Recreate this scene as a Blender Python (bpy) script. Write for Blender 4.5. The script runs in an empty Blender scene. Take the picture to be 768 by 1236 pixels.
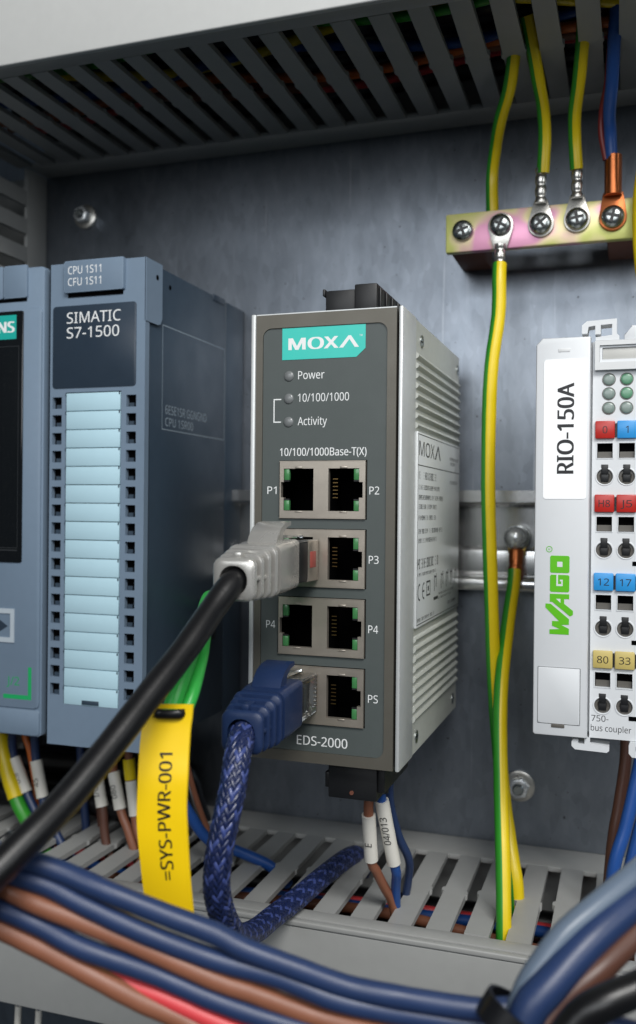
import bpy, bmesh, math, random
from mathutils import Vector, Matrix
random.seed(7)
S = 0.001                      # everything below is written in millimetres
scn = bpy.context.scene
COL = scn.collection

# ------------------------------------------------------------------ camera
yaw, pitch, roll = 0.3267, -0.0027, 0.0095
fw = Vector((-math.sin(yaw)*math.cos(pitch), math.cos(yaw)*math.cos(pitch), math.sin(pitch)))
rt = Vector((math.cos(yaw), math.sin(yaw), 0)); up = rt.cross(fw)
r2 = math.cos(roll)*rt + math.sin(roll)*up; u2 = -math.sin(roll)*rt + math.cos(roll)*up
cam = bpy.data.cameras.new('camera'); camo = bpy.data.objects.new('camera', cam); COL.objects.link(camo)
camo.matrix_world = Matrix(((r2.x, u2.x, -fw.x, 0), (r2.y, u2.y, -fw.y, -312.02*S), (r2.z, u2.z, -fw.z, 0), (0, 0, 0, 1)))
cam.sensor_fit = 'HORIZONTAL'; cam.sensor_width = 36; cam.lens = 1106.98/768*36
cam.clip_start = 0.005; cam.clip_end = 20
cam.dof.use_dof = True; cam.dof.focus_distance = 0.232; cam.dof.aperture_fstop = 23
scn.camera = camo

# ------------------------------------------------------------------ world and lamps
w = bpy.data.worlds.new('World'); scn.world = w; w.use_nodes = True
bg = w.node_tree.nodes['Background']; bg.inputs[0].default_value = (0.74, 0.88, 1.0, 1); bg.inputs[1].default_value = 0.066
def area(name, loc, aim, sx, sy, power, col):
    l = bpy.data.lights.new(name, 'AREA'); l.shape = 'RECTANGLE'; l.size = sx; l.size_y = sy; l.energy = power; l.color = col
    o = bpy.data.objects.new(name, l); COL.objects.link(o); o.location = loc
    o.rotation_euler = (Vector(aim)-Vector(loc)).to_track_quat('-Z', 'Y').to_euler()
    return o
area('ceiling_lamp', (0.24, -0.56, 0.50), (-0.04, -0.05, 0.02), 0.40, 0.22, 5.4, (1.0, 0.985, 0.96))
area('front_lamp', (-0.06, -0.90, 0.27), (-0.06, 0.0, 0.03), 0.70, 0.30, 2.8, (0.94, 0.97, 1.0))
area('room_lamp', (0.60, -0.42, 0.22), (-0.05, -0.05, 0.0), 0.35, 0.25, 1.0, (0.93, 0.97, 1.0))
scn.render.engine = 'CYCLES'; scn.cycles.use_denoising = True
scn.cycles.max_bounces = 8; scn.cycles.caustics_reflective = False; scn.cycles.caustics_refractive = False
vs = scn.view_settings; vs.view_transform = 'Standard'; vs.look = 'None'; vs.exposure = 0.0; vs.gamma = 1.0

# ------------------------------------------------------------------ materials
def lin(h):
    c = [int(h[i:i+2], 16)/255 for i in (0, 2, 4)]
    return tuple(x/12.92 if x <= .04045 else ((x+.055)/1.055)**2.4 for x in c)
MATS = {}
def M(key, hexc=None, rough=.5, metal=0., var=.08, scale=300., bump=0., bscale=3000., coat=0., spec=.5, trans=0., rvar=.12, dust=0.):
    if key in MATS: return MATS[key]
    m = bpy.data.materials.new(key); m.use_nodes = True; nt = m.node_tree; N = nt.nodes; L = nt.links
    b = N['Principled BSDF']; c = lin(hexc)
    tc = N.new('ShaderNodeTexCoord')
    n1 = N.new('ShaderNodeTexNoise'); n1.inputs['Scale'].default_value = scale; n1.inputs['Detail'].default_value = 5
    L.new(tc.outputs['Object'], n1.inputs['Vector'])
    mx = N.new('ShaderNodeMix'); mx.data_type = 'RGBA'
    mx.inputs[6].default_value = tuple(x*(1-var) for x in c)+(1,); mx.inputs[7].default_value = tuple(min(1, x*(1+var)) for x in c)+(1,)
    L.new(n1.outputs['Fac'], mx.inputs[0]); last = mx.outputs[2]
    if dust:
        n3 = N.new('ShaderNodeTexNoise'); n3.inputs['Scale'].default_value = 5200; n3.inputs['Detail'].default_value = 2
        L.new(tc.outputs['Object'], n3.inputs['Vector'])
        rp = N.new('ShaderNodeValToRGB'); rp.color_ramp.elements[0].position = .68; rp.color_ramp.elements[1].position = .76
        L.new(n3.outputs['Fac'], rp.inputs[0])
        ml = N.new('ShaderNodeMath'); ml.operation = 'MULTIPLY'; ml.inputs[1].default_value = dust; L.new(rp.outputs[0], ml.inputs[0])
        m3 = N.new('ShaderNodeMix'); m3.data_type = 'RGBA'; m3.inputs[7].default_value = (.5, .5, .48, 1)
        L.new(ml.outputs[0], m3.inputs[0]); L.new(last, m3.inputs[6]); last = m3.outputs[2]
    L.new(last, b.inputs['Base Color'])
    n2 = N.new('ShaderNodeTexNoise'); n2.inputs['Scale'].default_value = scale*.35; n2.inputs['Detail'].default_value = 4
    L.new(tc.outputs['Object'], n2.inputs['Vector'])
    mr = N.new('ShaderNodeMapRange'); mr.inputs[3].default_value = max(.02, rough-rvar); mr.inputs[4].default_value = min(1, rough+rvar)
    L.new(n2.outputs['Fac'], mr.inputs[0]); L.new(mr.outputs[0], b.inputs['Roughness'])
    b.inputs['Metallic'].default_value = metal; b.inputs['Specular IOR Level'].default_value = spec
    b.inputs['Coat Weight'].default_value = coat; b.inputs['Coat Roughness'].default_value = .12
    b.inputs['Transmission Weight'].default_value = trans
    if bump:
        n4 = N.new('ShaderNodeTexNoise'); n4.inputs['Scale'].default_value = bscale; n4.inputs['Detail'].default_value = 3
        L.new(tc.outputs['Object'], n4.inputs['Vector'])
        bp = N.new('ShaderNodeBump'); bp.inputs['Strength'].default_value = bump; bp.inputs['Distance'].default_value = .0002
        L.new(n4.outputs['Fac'], bp.inputs['Height']); L.new(bp.outputs[0], b.inputs['Normal'])
    MATS[key] = m; return m

duct_m   = M('duct_plastic', 'A0A19F', .42, var=.05, bump=.08, bscale=1500, dust=.1)
cover_m  = M('duct_cover_plastic', 'BFC0BE', .38, var=.04, bump=.05, bscale=900, dust=.08)
dark_m   = M('dark_plastic', '17181A', .45, var=.2, bump=.1)
hole_m   = M('hole_black', '030304', .9, var=.2, spec=.05)
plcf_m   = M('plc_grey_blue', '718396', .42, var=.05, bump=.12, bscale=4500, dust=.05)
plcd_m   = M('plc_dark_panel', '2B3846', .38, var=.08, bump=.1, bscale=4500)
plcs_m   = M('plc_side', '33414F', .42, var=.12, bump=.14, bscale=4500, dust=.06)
strip_m  = M('label_strip_blue', 'B2D3E0', .55, var=.03, bump=.04)
screen_m = M('display_glass', '0D1013', .12, var=.1, coat=.4, rvar=.04, dust=.12)
teal_m   = M('teal_print', '17A59A', .4, var=.04)
teal2_m  = M('teal_logo_print', '2CC2B4', .35, var=.03)
white_p  = M('white_print', 'E8EAEA', .5, var=.02)
greyp_m  = M('grey_print', 'AEB9C2', .5, var=.04)
dimp_m   = M('faint_print', '9AA8B3', .5, var=.05)
black_p  = M('black_print', '15161A', .5, var=.1)
darkp_m  = M('dark_grey_print', '2A2D30', .5, var=.1)
green_p  = M('green_print', '1FA45F', .4, var=.04)
bezel_m  = M('bezel_brown_grey', '625F57', .42, metal=.35, var=.06, bump=.14, bscale=6000, dust=.04)
panel_m  = M('panel_slate', '4B5251', .5, var=.05, bump=.12, bscale=6000, dust=.05)
alu_m    = M('cast_aluminium', 'D0D3D3', .42, metal=.35, var=.06, scale=500, bump=.16, bscale=4500)
alus_m   = M('side_aluminium', 'C6C9C2', .45, metal=.3, var=.07, scale=400, bump=.12, bscale=4500)
lab_m    = M('silver_label', 'D6DADA', .40, metal=.1, var=.04)
shield_m = M('port_shield_metal', 'B9B0A4', .36, metal=.75, var=.08, scale=500, bump=.05, bscale=2500)
led_m    = M('unlit_led', '6E7172', .35, var=.05, coat=.3)
ledg_m   = M('green_led', '427F4C', .3, var=.06, coat=.3)
gold_m   = M('contact_gold', '7D6640', .3, metal=.9, var=.08)
boot_m   = M('grey_boot', 'C2C0BB', .25, metal=.6, var=.05, bump=.12, bscale=3500, dust=.05)
bboot_m  = M('blue_boot', '1A2C50', .42, var=.06, bump=.1, bscale=3500)
braid_m  = M('braid_navy', '16224A', .34, var=.3, scale=900, spec=.7)
braid_glint_m = M('braid_painted_glint', '3A4880', .34, var=.25, scale=900, spec=.7)  # paler strands: glints of light on the navy threads, put into the colour
blackc_m = M('black_sheath', '0D0D0F', .36, var=.2, scale=200, bump=.1, bscale=1200, dust=.04)
yel_m    = M('insulation_yellow', 'DDC20A', .38, var=.05, scale=150)
grn_m    = M('insulation_green', '2E8B26', .38, var=.06, scale=150)
tag_m    = M('tag_yellow', 'FBD20C', .42, var=.03, scale=100, bump=.05, bscale=900)
blue_m   = M('insulation_navy', '23355A', .40, var=.14, scale=220, bump=.1, bscale=1100, dust=.1)
blueb_m  = M('insulation_bright_blue', '1F4B90', .40, var=.06, scale=150)
brn_m    = M('insulation_brown', '86553F', .44, var=.12, scale=220, bump=.1, bscale=1100, dust=.1)
brnd_m   = M('insulation_dark_brown', '57382D', .42, var=.08, scale=150)
red_m    = M('insulation_red', 'D04045', .40, var=.05, scale=150)
org_m    = M('insulation_orange', 'C9682C', .42, var=.05, scale=150)
grywire_m = M('insulation_grey', '5F6D7E', .38, var=.05, scale=150)
grc_m    = M('sheath_green', '37B34A', .38, var=.05, scale=150)
sleeve_m = M('marker_white', 'DEDBD2', .5, var=.04)
tin_m    = M('tinned_copper', 'C2C0BA', .30, metal=.95, var=.12, scale=500, bump=.08, bscale=1500)
cop_m    = M('copper', 'B4693F', .32, metal=.95, var=.18, scale=350, bump=.08, bscale=1500)
brass_m  = M('brass_nut', 'B89A55', .32, metal=.95, var=.1)
steel_m  = M('bright_steel', 'DDE0E2', .27, metal=.65, var=.08, scale=400)
scr_m    = M('zinc_screw', 'A6ABAA', .28, metal=1., var=.15, scale=600)
rail_m   = M('rail_zinc', 'CFD0D0', .20, metal=.9, var=.1, scale=200, bump=.04, bscale=800)
wago_m   = M('white_housing', 'D5D8DB', .42, var=.02, bump=.06, bscale=3500, dust=.05)
wago2_m  = M('grey_white_housing', 'D3D5D6', .45, var=.03, bump=.06, bscale=3500)
paper_m  = M('sticker_white', 'FAFBFC', .4, var=.01)
wg_m     = M('green_logo_print', '5BB80F', .4, var=.03)
mred_m   = M('marker_red', 'B3261F', .35, var=.05)
mblu_m   = M('marker_blue', '2E92D6', .35, var=.05)
mtan_m   = M('marker_tan', 'C4B16A', .4, var=.05)
lens_m   = M('grey_green_lens', '7B8A84', .3, var=.06, coat=.3)
lensg_m  = M('green_lens', '5E9072', .3, var=.06, coat=.3)
clamp_m  = M('clamp_grey', '5D5A55', .4, var=.15, bump=.1)
insul_m  = M('insulator_brown', '6E4436', .5, var=.1)
tie_m    = M('tie_black', '101114', .35, var=.1)
clear_m  = M('clear_plug', 'EEF3F3', .05, var=.02, trans=.95, rvar=.02)

def plate_material():
    m = bpy.data.materials.new('galvanised_plate'); m.use_nodes = True; nt = m.node_tree; N = nt.nodes; L = nt.links
    b = N['Principled BSDF']; tc = N.new('ShaderNodeTexCoord')
    n1 = N.new('ShaderNodeTexNoise'); n1.inputs['Scale'].default_value = 150; n1.inputs['Detail'].default_value = 8; n1.inputs['Roughness'].default_value = .62
    n2 = N.new('ShaderNodeTexVoronoi'); n2.inputs['Scale'].default_value = 420
    n3 = N.new('ShaderNodeTexNoise'); n3.inputs['Scale'].default_value = 22; n3.inputs['Detail'].default_value = 4
    mp = N.new('ShaderNodeMapping'); mp.inputs['Scale'].default_value = (1, 1, .45)
    L.new(tc.outputs['Object'], mp.inputs['Vector'])
    for n in (n1, n2, n3): L.new(mp.outputs[0], n.inputs['Vector'])
    a = N.new('ShaderNodeMix'); a.data_type = 'RGBA'; a.inputs[6].default_value = (.165, .19, .222, 1); a.inputs[7].default_value = (.32, .352, .40, 1)
    L.new(n1.outputs['Fac'], a.inputs[0])
    d = N.new('ShaderNodeMix'); d.data_type = 'RGBA'; d.blend_type = 'MULTIPLY'; d.inputs[0].default_value = .19
    bw = N.new('ShaderNodeRGBToBW'); L.new(n2.outputs['Color'], bw.inputs[0]); L.new(a.outputs[2], d.inputs[6]); L.new(bw.outputs[0], d.inputs[7])
    sp = N.new('ShaderNodeTexNoise'); sp.inputs['Scale'].default_value = 700; sp.inputs['Detail'].default_value = 1; L.new(tc.outputs['Object'], sp.inputs['Vector'])
    rp = N.new('ShaderNodeValToRGB'); rp.color_ramp.elements[0].position = .735; rp.color_ramp.elements[1].position = .77; L.new(sp.outputs['Fac'], rp.inputs[0])
    e = N.new('ShaderNodeMix'); e.data_type = 'RGBA'; e.inputs[7].default_value = (.06, .06, .065, 1); L.new(rp.outputs[0], e.inputs[0]); L.new(d.outputs[2], e.inputs[6])
    sm = N.new('ShaderNodeMapping'); sm.inputs['Scale'].default_value = (900, 900, 14); sm.inputs['Rotation'].default_value = (0, .5, 0); L.new(tc.outputs['Object'], sm.inputs['Vector'])
    sn = N.new('ShaderNodeTexNoise'); sn.inputs['Scale'].default_value = 1.0; sn.inputs['Detail'].default_value = 2; L.new(sm.outputs[0], sn.inputs['Vector'])
    sr = N.new('ShaderNodeValToRGB'); sr.color_ramp.elements[0].position = .70; sr.color_ramp.elements[1].position = .76; L.new(sn.outputs['Fac'], sr.inputs[0])
    sf = N.new('ShaderNodeMath'); sf.operation = 'MULTIPLY'; sf.inputs[1].default_value = .35; L.new(sr.outputs[0], sf.inputs[0])
    se = N.new('ShaderNodeMix'); se.data_type = 'RGBA'; se.inputs[7].default_value = (.62, .64, .67, 1); L.new(sf.outputs[0], se.inputs[0]); L.new(e.outputs[2], se.inputs[6])
    L.new(se.outputs[2], b.inputs['Base Color'])
    b.inputs['Metallic'].default_value = .95
    mr = N.new('ShaderNodeMapRange'); mr.inputs[1].default_value = .3; mr.inputs[2].default_value = .7; mr.inputs[3].default_value = .30; mr.inputs[4].default_value = .50
    L.new(n3.outputs['Fac'], mr.inputs[0]); L.new(mr.outputs[0], b.inputs['Roughness'])
    bp = N.new('ShaderNodeBump'); bp.inputs['Strength'].default_value = .12; bp.inputs['Distance'].default_value = .0003
    L.new(n1.outputs['Fac'], bp.inputs['Height']); L.new(bp.outputs[0], b.inputs['Normal'])
    return m
plate_m = plate_material()
def bar_material():                      # yellow-passivated zinc: pink and yellow-green bands
    m = M('passivated_bar', 'C9C489', .34, metal=.3, var=.1, scale=300, bump=.05, bscale=1500)
    nt = m.node_tree; N = nt.nodes; L = nt.links; b = N['Principled BSDF']
    tc = N.new('ShaderNodeTexCoord'); n = N.new('ShaderNodeTexNoise'); n.inputs['Scale'].default_value = 75; n.inputs['Detail'].default_value = 1.5
    L.new(tc.outputs['Object'], n.inputs['Vector'])
    r = N.new('ShaderNodeValToRGB'); cr = r.color_ramp; cr.elements[0].position = .43; cr.elements[0].color = lin('EBA6C6')+(1,)
    cr.elements[1].position = .58; cr.elements[1].color = lin('D3D67E')+(1,); k = cr.elements.new(.50); k.color = lin('F0DDB0')+(1,)
    L.new(n.outputs['Fac'], r.inputs[0]); L.new(r.outputs[0], b.inputs['Base Color']); return m
bar_m = bar_material()

# ------------------------------------------------------------------ mesh helpers (millimetres)
class B:
    def __init__(s): s.bm = bmesh.new()
    def box(s, x0, x1, y0, y1, z0, z1, bev=0., seg=2, mi=0):
        bm = s.bm; x0, x1 = sorted((x0, x1)); y0, y1 = sorted((y0, y1)); z0, z1 = sorted((z0, z1))
        v = [bm.verts.new((x, y, z)) for x in (x0, x1) for y in (y0, y1) for z in (z0, z1)]
        fs = [bm.faces.new([v[i] for i in q]) for q in ((0, 1, 3, 2), (4, 6, 7, 5), (0, 4, 5, 1), (2, 3, 7, 6), (0, 2, 6, 4), (1, 5, 7, 3))]
        for f in fs: f.material_index = mi
        if bev:
            es = list({e for f in fs for e in f.edges})
            bmesh.ops.bevel(bm, geom=es, offset=bev, segments=seg, profile=.5, affect='EDGES', material=-1)
        return s
    def prism(s, poly, y0, y1, axis='Y', bev=0., mi=0):
        """poly: 2D outline, extruded along axis. Y: (x,z)  X: (y,z)  Z: (x,y)"""
        bm = s.bm
        def P(p, d): return (p[0], d, p[1]) if axis == 'Y' else ((d, p[0], p[1]) if axis == 'X' else (p[0], p[1], d))
        a = [bm.verts.new(P(p, y0)) for p in poly]; b = [bm.verts.new(P(p, y1)) for p in poly]; n = len(poly)
        fs = [bm.faces.new(a), bm.faces.new(b[::-1])]
        for i in range(n): fs.append(bm.faces.new((a[i], b[i], b[(i+1) % n], a[(i+1) % n])))
        for f in fs: f.material_index = mi
        if bev:
            es = list(fs[0].edges)
            bmesh.ops.bevel(bm, geom=es, offset=bev, segments=2, profile=.5, affect='EDGES', material=-1)
        return s
    def lathe(s, prof, c, d=(0, -1, 0), n=28, mi=0):
        """prof: (radius, distance along d) pairs from c"""
        bm = s.bm; d = Vector(d).normalized(); a = d.orthogonal().normalized(); b = d.cross(a); c = Vector(c); rings = []
        for r, h in prof:
            if r < 1e-6: rings.append([bm.verts.new(c+d*h)])
            else: rings.append([bm.verts.new(c+d*h+(a*math.cos(2*math.pi*i/n)+b*math.sin(2*math.pi*i/n))*r) for i in range(n)])
        for p, q in zip(rings, rings[1:]):
            for i in range(n):
                j = (i+1) % n
                if len(p) == 1 and len(q) == 1: continue
                if len(p) == 1: f = bm.faces.new((p[0], q[j], q[i]))
                elif len(q) == 1: f = bm.faces.new((p[i], p[j], q[0]))
                else: f = bm.faces.new((p[i], p[j], q[j], q[i]))
                f.material_index = mi
        return s
    def cyl(s, p0, p1, r, n=20, bev=.0, mi=0):
        p0 = Vector(p0); p1 = Vector(p1); h = (p1-p0).length
        return s.lathe([(0, 0), (r, 0), (r, h-bev), (r-bev, h), (0, h)] if bev else [(0, 0), (r, 0), (r, h), (0, h)], p0, p1-p0, n, mi)
    def tube(s, pts, r, n=16, step=1.2, ref=(-1, 0, 0), stripe=None, flat=None, raw=False):
        P = pts if raw else smooth(pts, step); bm = s.bm; T = []
        P = [Vector(p) for p in P]
        for i in range(len(P)): T.append((P[min(i+1, len(P)-1)]-P[max(i-1, 0)]).normalized())
        a = Vector(ref); a = (a-T[0]*a.dot(T[0])).normalized(); rings = []
        for i, p in enumerate(P):
            t = T[i]; a = (a-t*a.dot(t)).normalized(); b = t.cross(a)
            rr = r[i] if isinstance(r, list) else r*(1+.012*math.sin(i*.37+p.x)+.010*math.sin(i*.13+p.z))
            fx, fy = flat if flat else (1, 1)
            rings.append([bm.verts.new(p+a*math.cos(2*math.pi*k/n)*rr*fx+b*math.sin(2*math.pi*k/n)*rr*fy) for k in range(n)])
        for p, q in zip(rings, rings[1:]):
            for k in range(n):
                f = bm.faces.new((p[k], p[(k+1) % n], q[(k+1) % n], q[k]))
                if stripe:
                    ang = (k+.5)*360/n
                    if any(lo <= ang <= hi for lo, hi in stripe): f.material_index = 1
        bm.faces.new(rings[0][::-1]); bm.faces.new(rings[-1]); return s
    def loft(s, secs, n=10):
        """secs: (y, cx, cz, hw, hh, corner) rounded-rectangle sections along y"""
        bm = s.bm; rings = []
        for y, cx, cz, hw, hh, cr in secs:
            cr = min(cr, hw*.98, hh*.98); ring = []
            for qx, qz, a0 in ((1, 1, 0), (-1, 1, 90), (-1, -1, 180), (1, -1, 270)):
                for k in range(n//2+1):
                    an = math.radians(a0+90*k/(n//2))
                    ring.append(bm.verts.new((cx+qx*(hw-cr)+cr*math.cos(an), y, cz+qz*(hh-cr)+cr*math.sin(an))))
            rings.append(ring)
        m = len(rings[0])
        for p, q in zip(rings, rings[1:]):
            for k in range(m): bm.faces.new((p[k], p[(k+1) % m], q[(k+1) % m], q[k]))
        bm.faces.new(rings[0][::-1]); bm.faces.new(rings[-1]); return s
    def grid(s, us, vs, hole, d0, d1, axis='Y', mi=0):
        """plate with rectangular openings; us/vs cut lines, hole(i,j) True = open"""
        bm = s.bm; us = sorted(us); vs = sorted(vs); V = {}
        def P(i, j, d):
            k = (i, j, d)
            if k not in V:
                u, v = us[i], vs[j]
                V[k] = bm.verts.new((u, d, v) if axis == 'Y' else ((u, v, d) if axis == 'Z' else (d, u, v)))
            return V[k]
        nu, nv = len(us)-1, len(vs)-1
        sol = lambda i, j: 0 <= i < nu and 0 <= j < nv and not hole((us[i]+us[i+1])/2, (vs[j]+vs[j+1])/2)
        fs = []
        for i in range(nu):
            for j in range(nv):
                if not sol(i, j): continue
                fs.append(bm.faces.new((P(i, j, d0), P(i+1, j, d0), P(i+1, j+1, d0), P(i, j+1, d0))))
                fs.append(bm.faces.new((P(i, j, d1), P(i, j+1, d1), P(i+1, j+1, d1), P(i+1, j, d1))))
                for (di, dj, e0, e1) in ((-1, 0, (i, j), (i, j+1)), (1, 0, (i+1, j), (i+1, j+1)), (0, -1, (i, j), (i+1, j)), (0, 1, (i, j+1), (i+1, j+1))):
                    if not sol(i+di, j+dj):
                        fs.append(bm.faces.new((P(*e0, d0), P(*e1, d0), P(*e1, d1), P(*e0, d1))))
        for f in fs: f.material_index = mi
        return s
    def ring(s, cx, cz, hx, hz, r, y0, y1, n=32):
        """square plate with a round hole"""
        bm = s.bm; A = []; O = []
        for k in range(n):
            an = 2*math.pi*(k+.5)/n; c, q = math.cos(an), math.sin(an); t = min(hx/abs(c), hz/abs(q))
            A.append((cx+r*c, cz+r*q)); O.append((cx+t*c, cz+t*q))
        for sx in (-1, 1):
            for sz in (-1, 1):
                k = min(range(n), key=lambda i: (O[i][0]-cx-sx*hx)**2+(O[i][1]-cz-sz*hz)**2); O[k] = (cx+sx*hx, cz+sz*hz)
        va = [bm.verts.new((x, y0, z)) for x, z in A]; vb = [bm.verts.new((x, y1, z)) for x, z in A]; vo = [bm.verts.new((x, y0, z)) for x, z in O]
        for k in range(n):
            j = (k+1) % n
            bm.faces.new((va[k], vo[k], vo[j], va[j])); bm.faces.new((va[k], va[j], vb[j], vb[k]))
        return s

def smooth(pts, step):
    P = [Vector(p) for p in pts]; out = []
    if len(P) == 2:
        n = max(2, int((P[1]-P[0]).length/step)); return [P[0].lerp(P[1], i/n) for i in range(n+1)]
    for i in range(len(P)-1):
        p0 = P[i-1] if i else P[0]*2-P[1]; p1 = P[i]; p2 = P[i+1]; p3 = P[i+2] if i+2 < len(P) else P[-1]*2-P[-2]
        n = max(2, int((p2-p1).length/step))
        for k in range(n):
            t = k/n
            out.append(.5*((2*p1)+(p2-p0)*t+(2*p0-5*p1+4*p2-p3)*t*t+(3*p1-p0-3*p2+p3)*t**3))
    out.append(P[-1]); return out

ORG = {}                                   # world origin (mm) of every object built
def finish(name, me, mats, parent=None, org=None):
    o = bpy.data.objects.new(name, me); COL.objects.link(o)
    for m in (mats if isinstance(mats, (list, tuple)) else [mats]): me.materials.append(m)
    po = ORG[parent.name] if parent else Vector((0, 0, 0))
    o.location = (org-po)*S; o.parent = parent; ORG[o.name] = org
    return o
def obj(name, b, mats, parent=None, sharp=.6, org=None):
    bm = b.bm; bmesh.ops.recalc_face_normals(bm, faces=bm.faces[:])
    if org is None:
        lo = [min(v.co[i] for v in bm.verts) for i in range(3)]; hi = [max(v.co[i] for v in bm.verts) for i in range(3)]
        org = Vector(((lo[0]+hi[0])/2, (lo[1]+hi[1])/2, lo[2]))
    org = Vector(org)
    for v in bm.verts: v.co = (v.co-org)*S
    me = bpy.data.meshes.new(name); bm.to_mesh(me); bm.free()
    me.polygons.foreach_set('use_smooth', [True]*len(me.polygons)); me.set_sharp_from_angle(angle=sharp)
    return finish(name, me, mats, parent, org)
def tag(o, label, cat, group=None, kind=None):
    if label: o['label'] = label
    if cat: o['category'] = cat
    if group: o['group'] = group
    if kind: o['kind'] = kind
    return o
def thing(name, label, cat, at, group=None):
    o = bpy.data.objects.new(name, None); COL.objects.link(o); o.empty_display_size = .005
    o.location = Vector(at)*S; ORG[o.name] = Vector(at); return tag(o, label, cat, group)
def again(o, off, parent=None):            # another piece sharing the mesh of o, moved by off (mm)
    c = bpy.data.objects.new(o.name.split('.')[0], o.data); COL.objects.link(c)
    c.parent = parent or o.parent; c.location = o.location+Vector(off)*S; ORG[c.name] = ORG[o.name]+Vector(off); return c

try:                                       # Blender's own bundled sans face, else its built-in one
    import os
    FONT = bpy.data.fonts.load(os.path.join(bpy.utils.system_resource('DATAFILES', path='fonts'), 'NotoSansMath-Regular.woff2'))
except Exception:
    FONT = None
def cap_height():
    cu = bpy.data.curves.new('t', 'FONT'); cu.body = 'H'
    if FONT: cu.font = FONT
    to = bpy.data.objects.new('t', cu); me = bpy.data.meshes.new_from_object(to); bpy.data.objects.remove(to)
    return max(v.co.y for v in me.vertices)-min(v.co.y for v in me.vertices)
CAP = cap_height()
def text(s, parent, mat, at, w=None, h=2., face='front', align='L', bold=0., up=False, name='lettering', mono=False):
    """lettering h mm tall (capitals) and w mm wide; at = start of the base line"""
    cu = bpy.data.curves.new('t', 'FONT'); cu.body = s; cu.resolution_u = 3
    if FONT: cu.font = FONT
    to = bpy.data.objects.new('t', cu); me = bpy.data.meshes.new_from_object(to); bpy.data.objects.remove(to)
    xs = [v.co.x for v in me.vertices]; x0, x1 = min(xs), max(xs)
    k = h/CAP; kx = (w/(x1-x0)) if w else k
    sh = {'L': 0, 'C': -(x1-x0)*kx/2, 'R': -(x1-x0)*kx}[align]; at = Vector(at)
    for v in me.vertices:
        a = (v.co.x-x0)*kx+sh; c = v.co.y*k
        if up: a, c = -c, a
        v.co = (Vector((a, 0, c)) if face == 'front' else Vector((0, a, c)))*S
    if bold > 0:                               # heavier face: the same outline struck three times, a hair apart
        bm = bmesh.new(); bm.from_mesh(me); n0 = bm.faces[:]
        for sg in (-1, 1):
            g_ = bmesh.ops.duplicate(bm, geom=n0)['geom']; e = sg*bold*k*S*1.2; dp = (.006 if sg < 0 else .012)*S
            for v in (q for q in g_ if isinstance(q, bmesh.types.BMVert)):
                if face == 'front': v.co += Vector((0 if up else e, dp*.5, e if up else 0))
                else: v.co += Vector((-dp*.5, e, 0))
        bm.to_mesh(me); bm.free()
    return finish(name, me, mat, parent, at)
def quads(name, rects, parent, mat, plane, face='front'):
    """flat printed rectangles (a0,a1,z0,z1) on one plane"""
    bm = bmesh.new()
    for a0, a1, z0, z1 in rects:
        q = [(a0, z0), (a1, z0), (a1, z1), (a0, z1)]
        bm.faces.new([bm.verts.new((a, plane, z) if face == 'front' else (plane, a, z)) for a, z in q])
    b = B(); b.bm.free(); b.bm = bm; return obj(name, b, mat, parent)
def rrect(x0, x1, z0, z1, r, n=6):
    out = []
    for cx, cz, a0 in ((x1-r, z1-r, 0), (x0+r, z1-r, 90), (x0+r, z0+r, 180), (x1-r, z0+r, 270)):
        for k in range(n+1):
            a = math.radians(a0+90*k/n); out.append((cx+r*math.cos(a), cz+r*math.sin(a)))
    return out
def microprint(x0, widths, h):             # strokes like print too small to read
    out = []
    for (z, wd) in widths:
        x = x0; end = x0+wd
        while x < end:
            gw = h*random.uniform(.42, .62)
            if random.random() < .13: x += gw*.9; continue
            sw = h*.17; t = random.randint(0, 5)
            if t != 1: out.append((x, x+sw, z, z+h))
            if t in (0, 2, 4): out.append((x+gw-sw, x+gw, z+(h*.45 if t == 2 else 0), z+h*.999))
            if t in (0, 3, 5, 1): out.append((x+sw*1.02, x+gw-sw*1.02, z+h-sw, z+h))
            if t in (2, 3, 4, 1): out.append((x+sw*1.02, x+gw-sw*1.02, z+h*.42, z+h*.42+sw))
            if t in (0, 3, 5, 1): out.append((x+sw*1.02, x+gw-sw*1.02, z, z+sw))
            x += gw+h*.2
    return out

# ------------------------------------------------------------------ setting: mounting plate
mp = obj('mounting_plate', B().box(-420, 260, 0, 3, -330, 330, .6), plate_m); mp['kind'] = 'structure'

# ------------------------------------------------------------------ wiring ducts
PITCH = 10.55
def finger_mesh(sw, ya, yb, th, wall0):
    """tongue between two slots, running along -Y, with break-off nubs half way; u = across"""
    hw = (PITCH-sw)/2; ym = ya+(yb-ya)*.47; o = []
    out = [(-hw, ya), (-hw, ym), (-hw-.75, ym-.7), (-hw-.75, ym-2.6), (-hw, ym-3.2), (-hw, yb), (hw, yb), (hw, ym-4.4), (hw+.55, ym-3.9), (hw+.55, ym-2.2), (hw, ym-1.8), (hw, ya)]
    return out
def duct_wall(parent, x_list, sw, z0, z1, ya, yb, axis):
    """slotted wall; x_list = finger centres. axis 'Z': wall horizontal (fingers along Y, spaced in X). 'X': wall vertical"""
    first = None
    for x in x_list:
        if first is None:
            pl = finger_mesh(sw, ya, yb, 0, 0)
            if axis == 'Z': b = B().prism([(x+p[0], p[1]) for p in pl], z0, z1, 'Z', bev=.18)
            else: b = B().prism([(p[1], x+p[0]) for p in pl], z0, z1, 'X', bev=.18)
            first = obj('finger', b, duct_m, parent, org=(x, ya, z0) if axis == 'Z' else (z0, ya, x)); x0 = x
        else:
            f = again(first, (x-x0, 0, random.uniform(-.12, .12)) if axis == 'Z' else (random.uniform(-.12, .12), 0, x-x0))
            f.rotation_euler = (math.radians(random.uniform(-.25, .25)), math.radians(random.uniform(-.8, .8)), math.radians(random.uniform(-.35, .35)))

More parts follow.
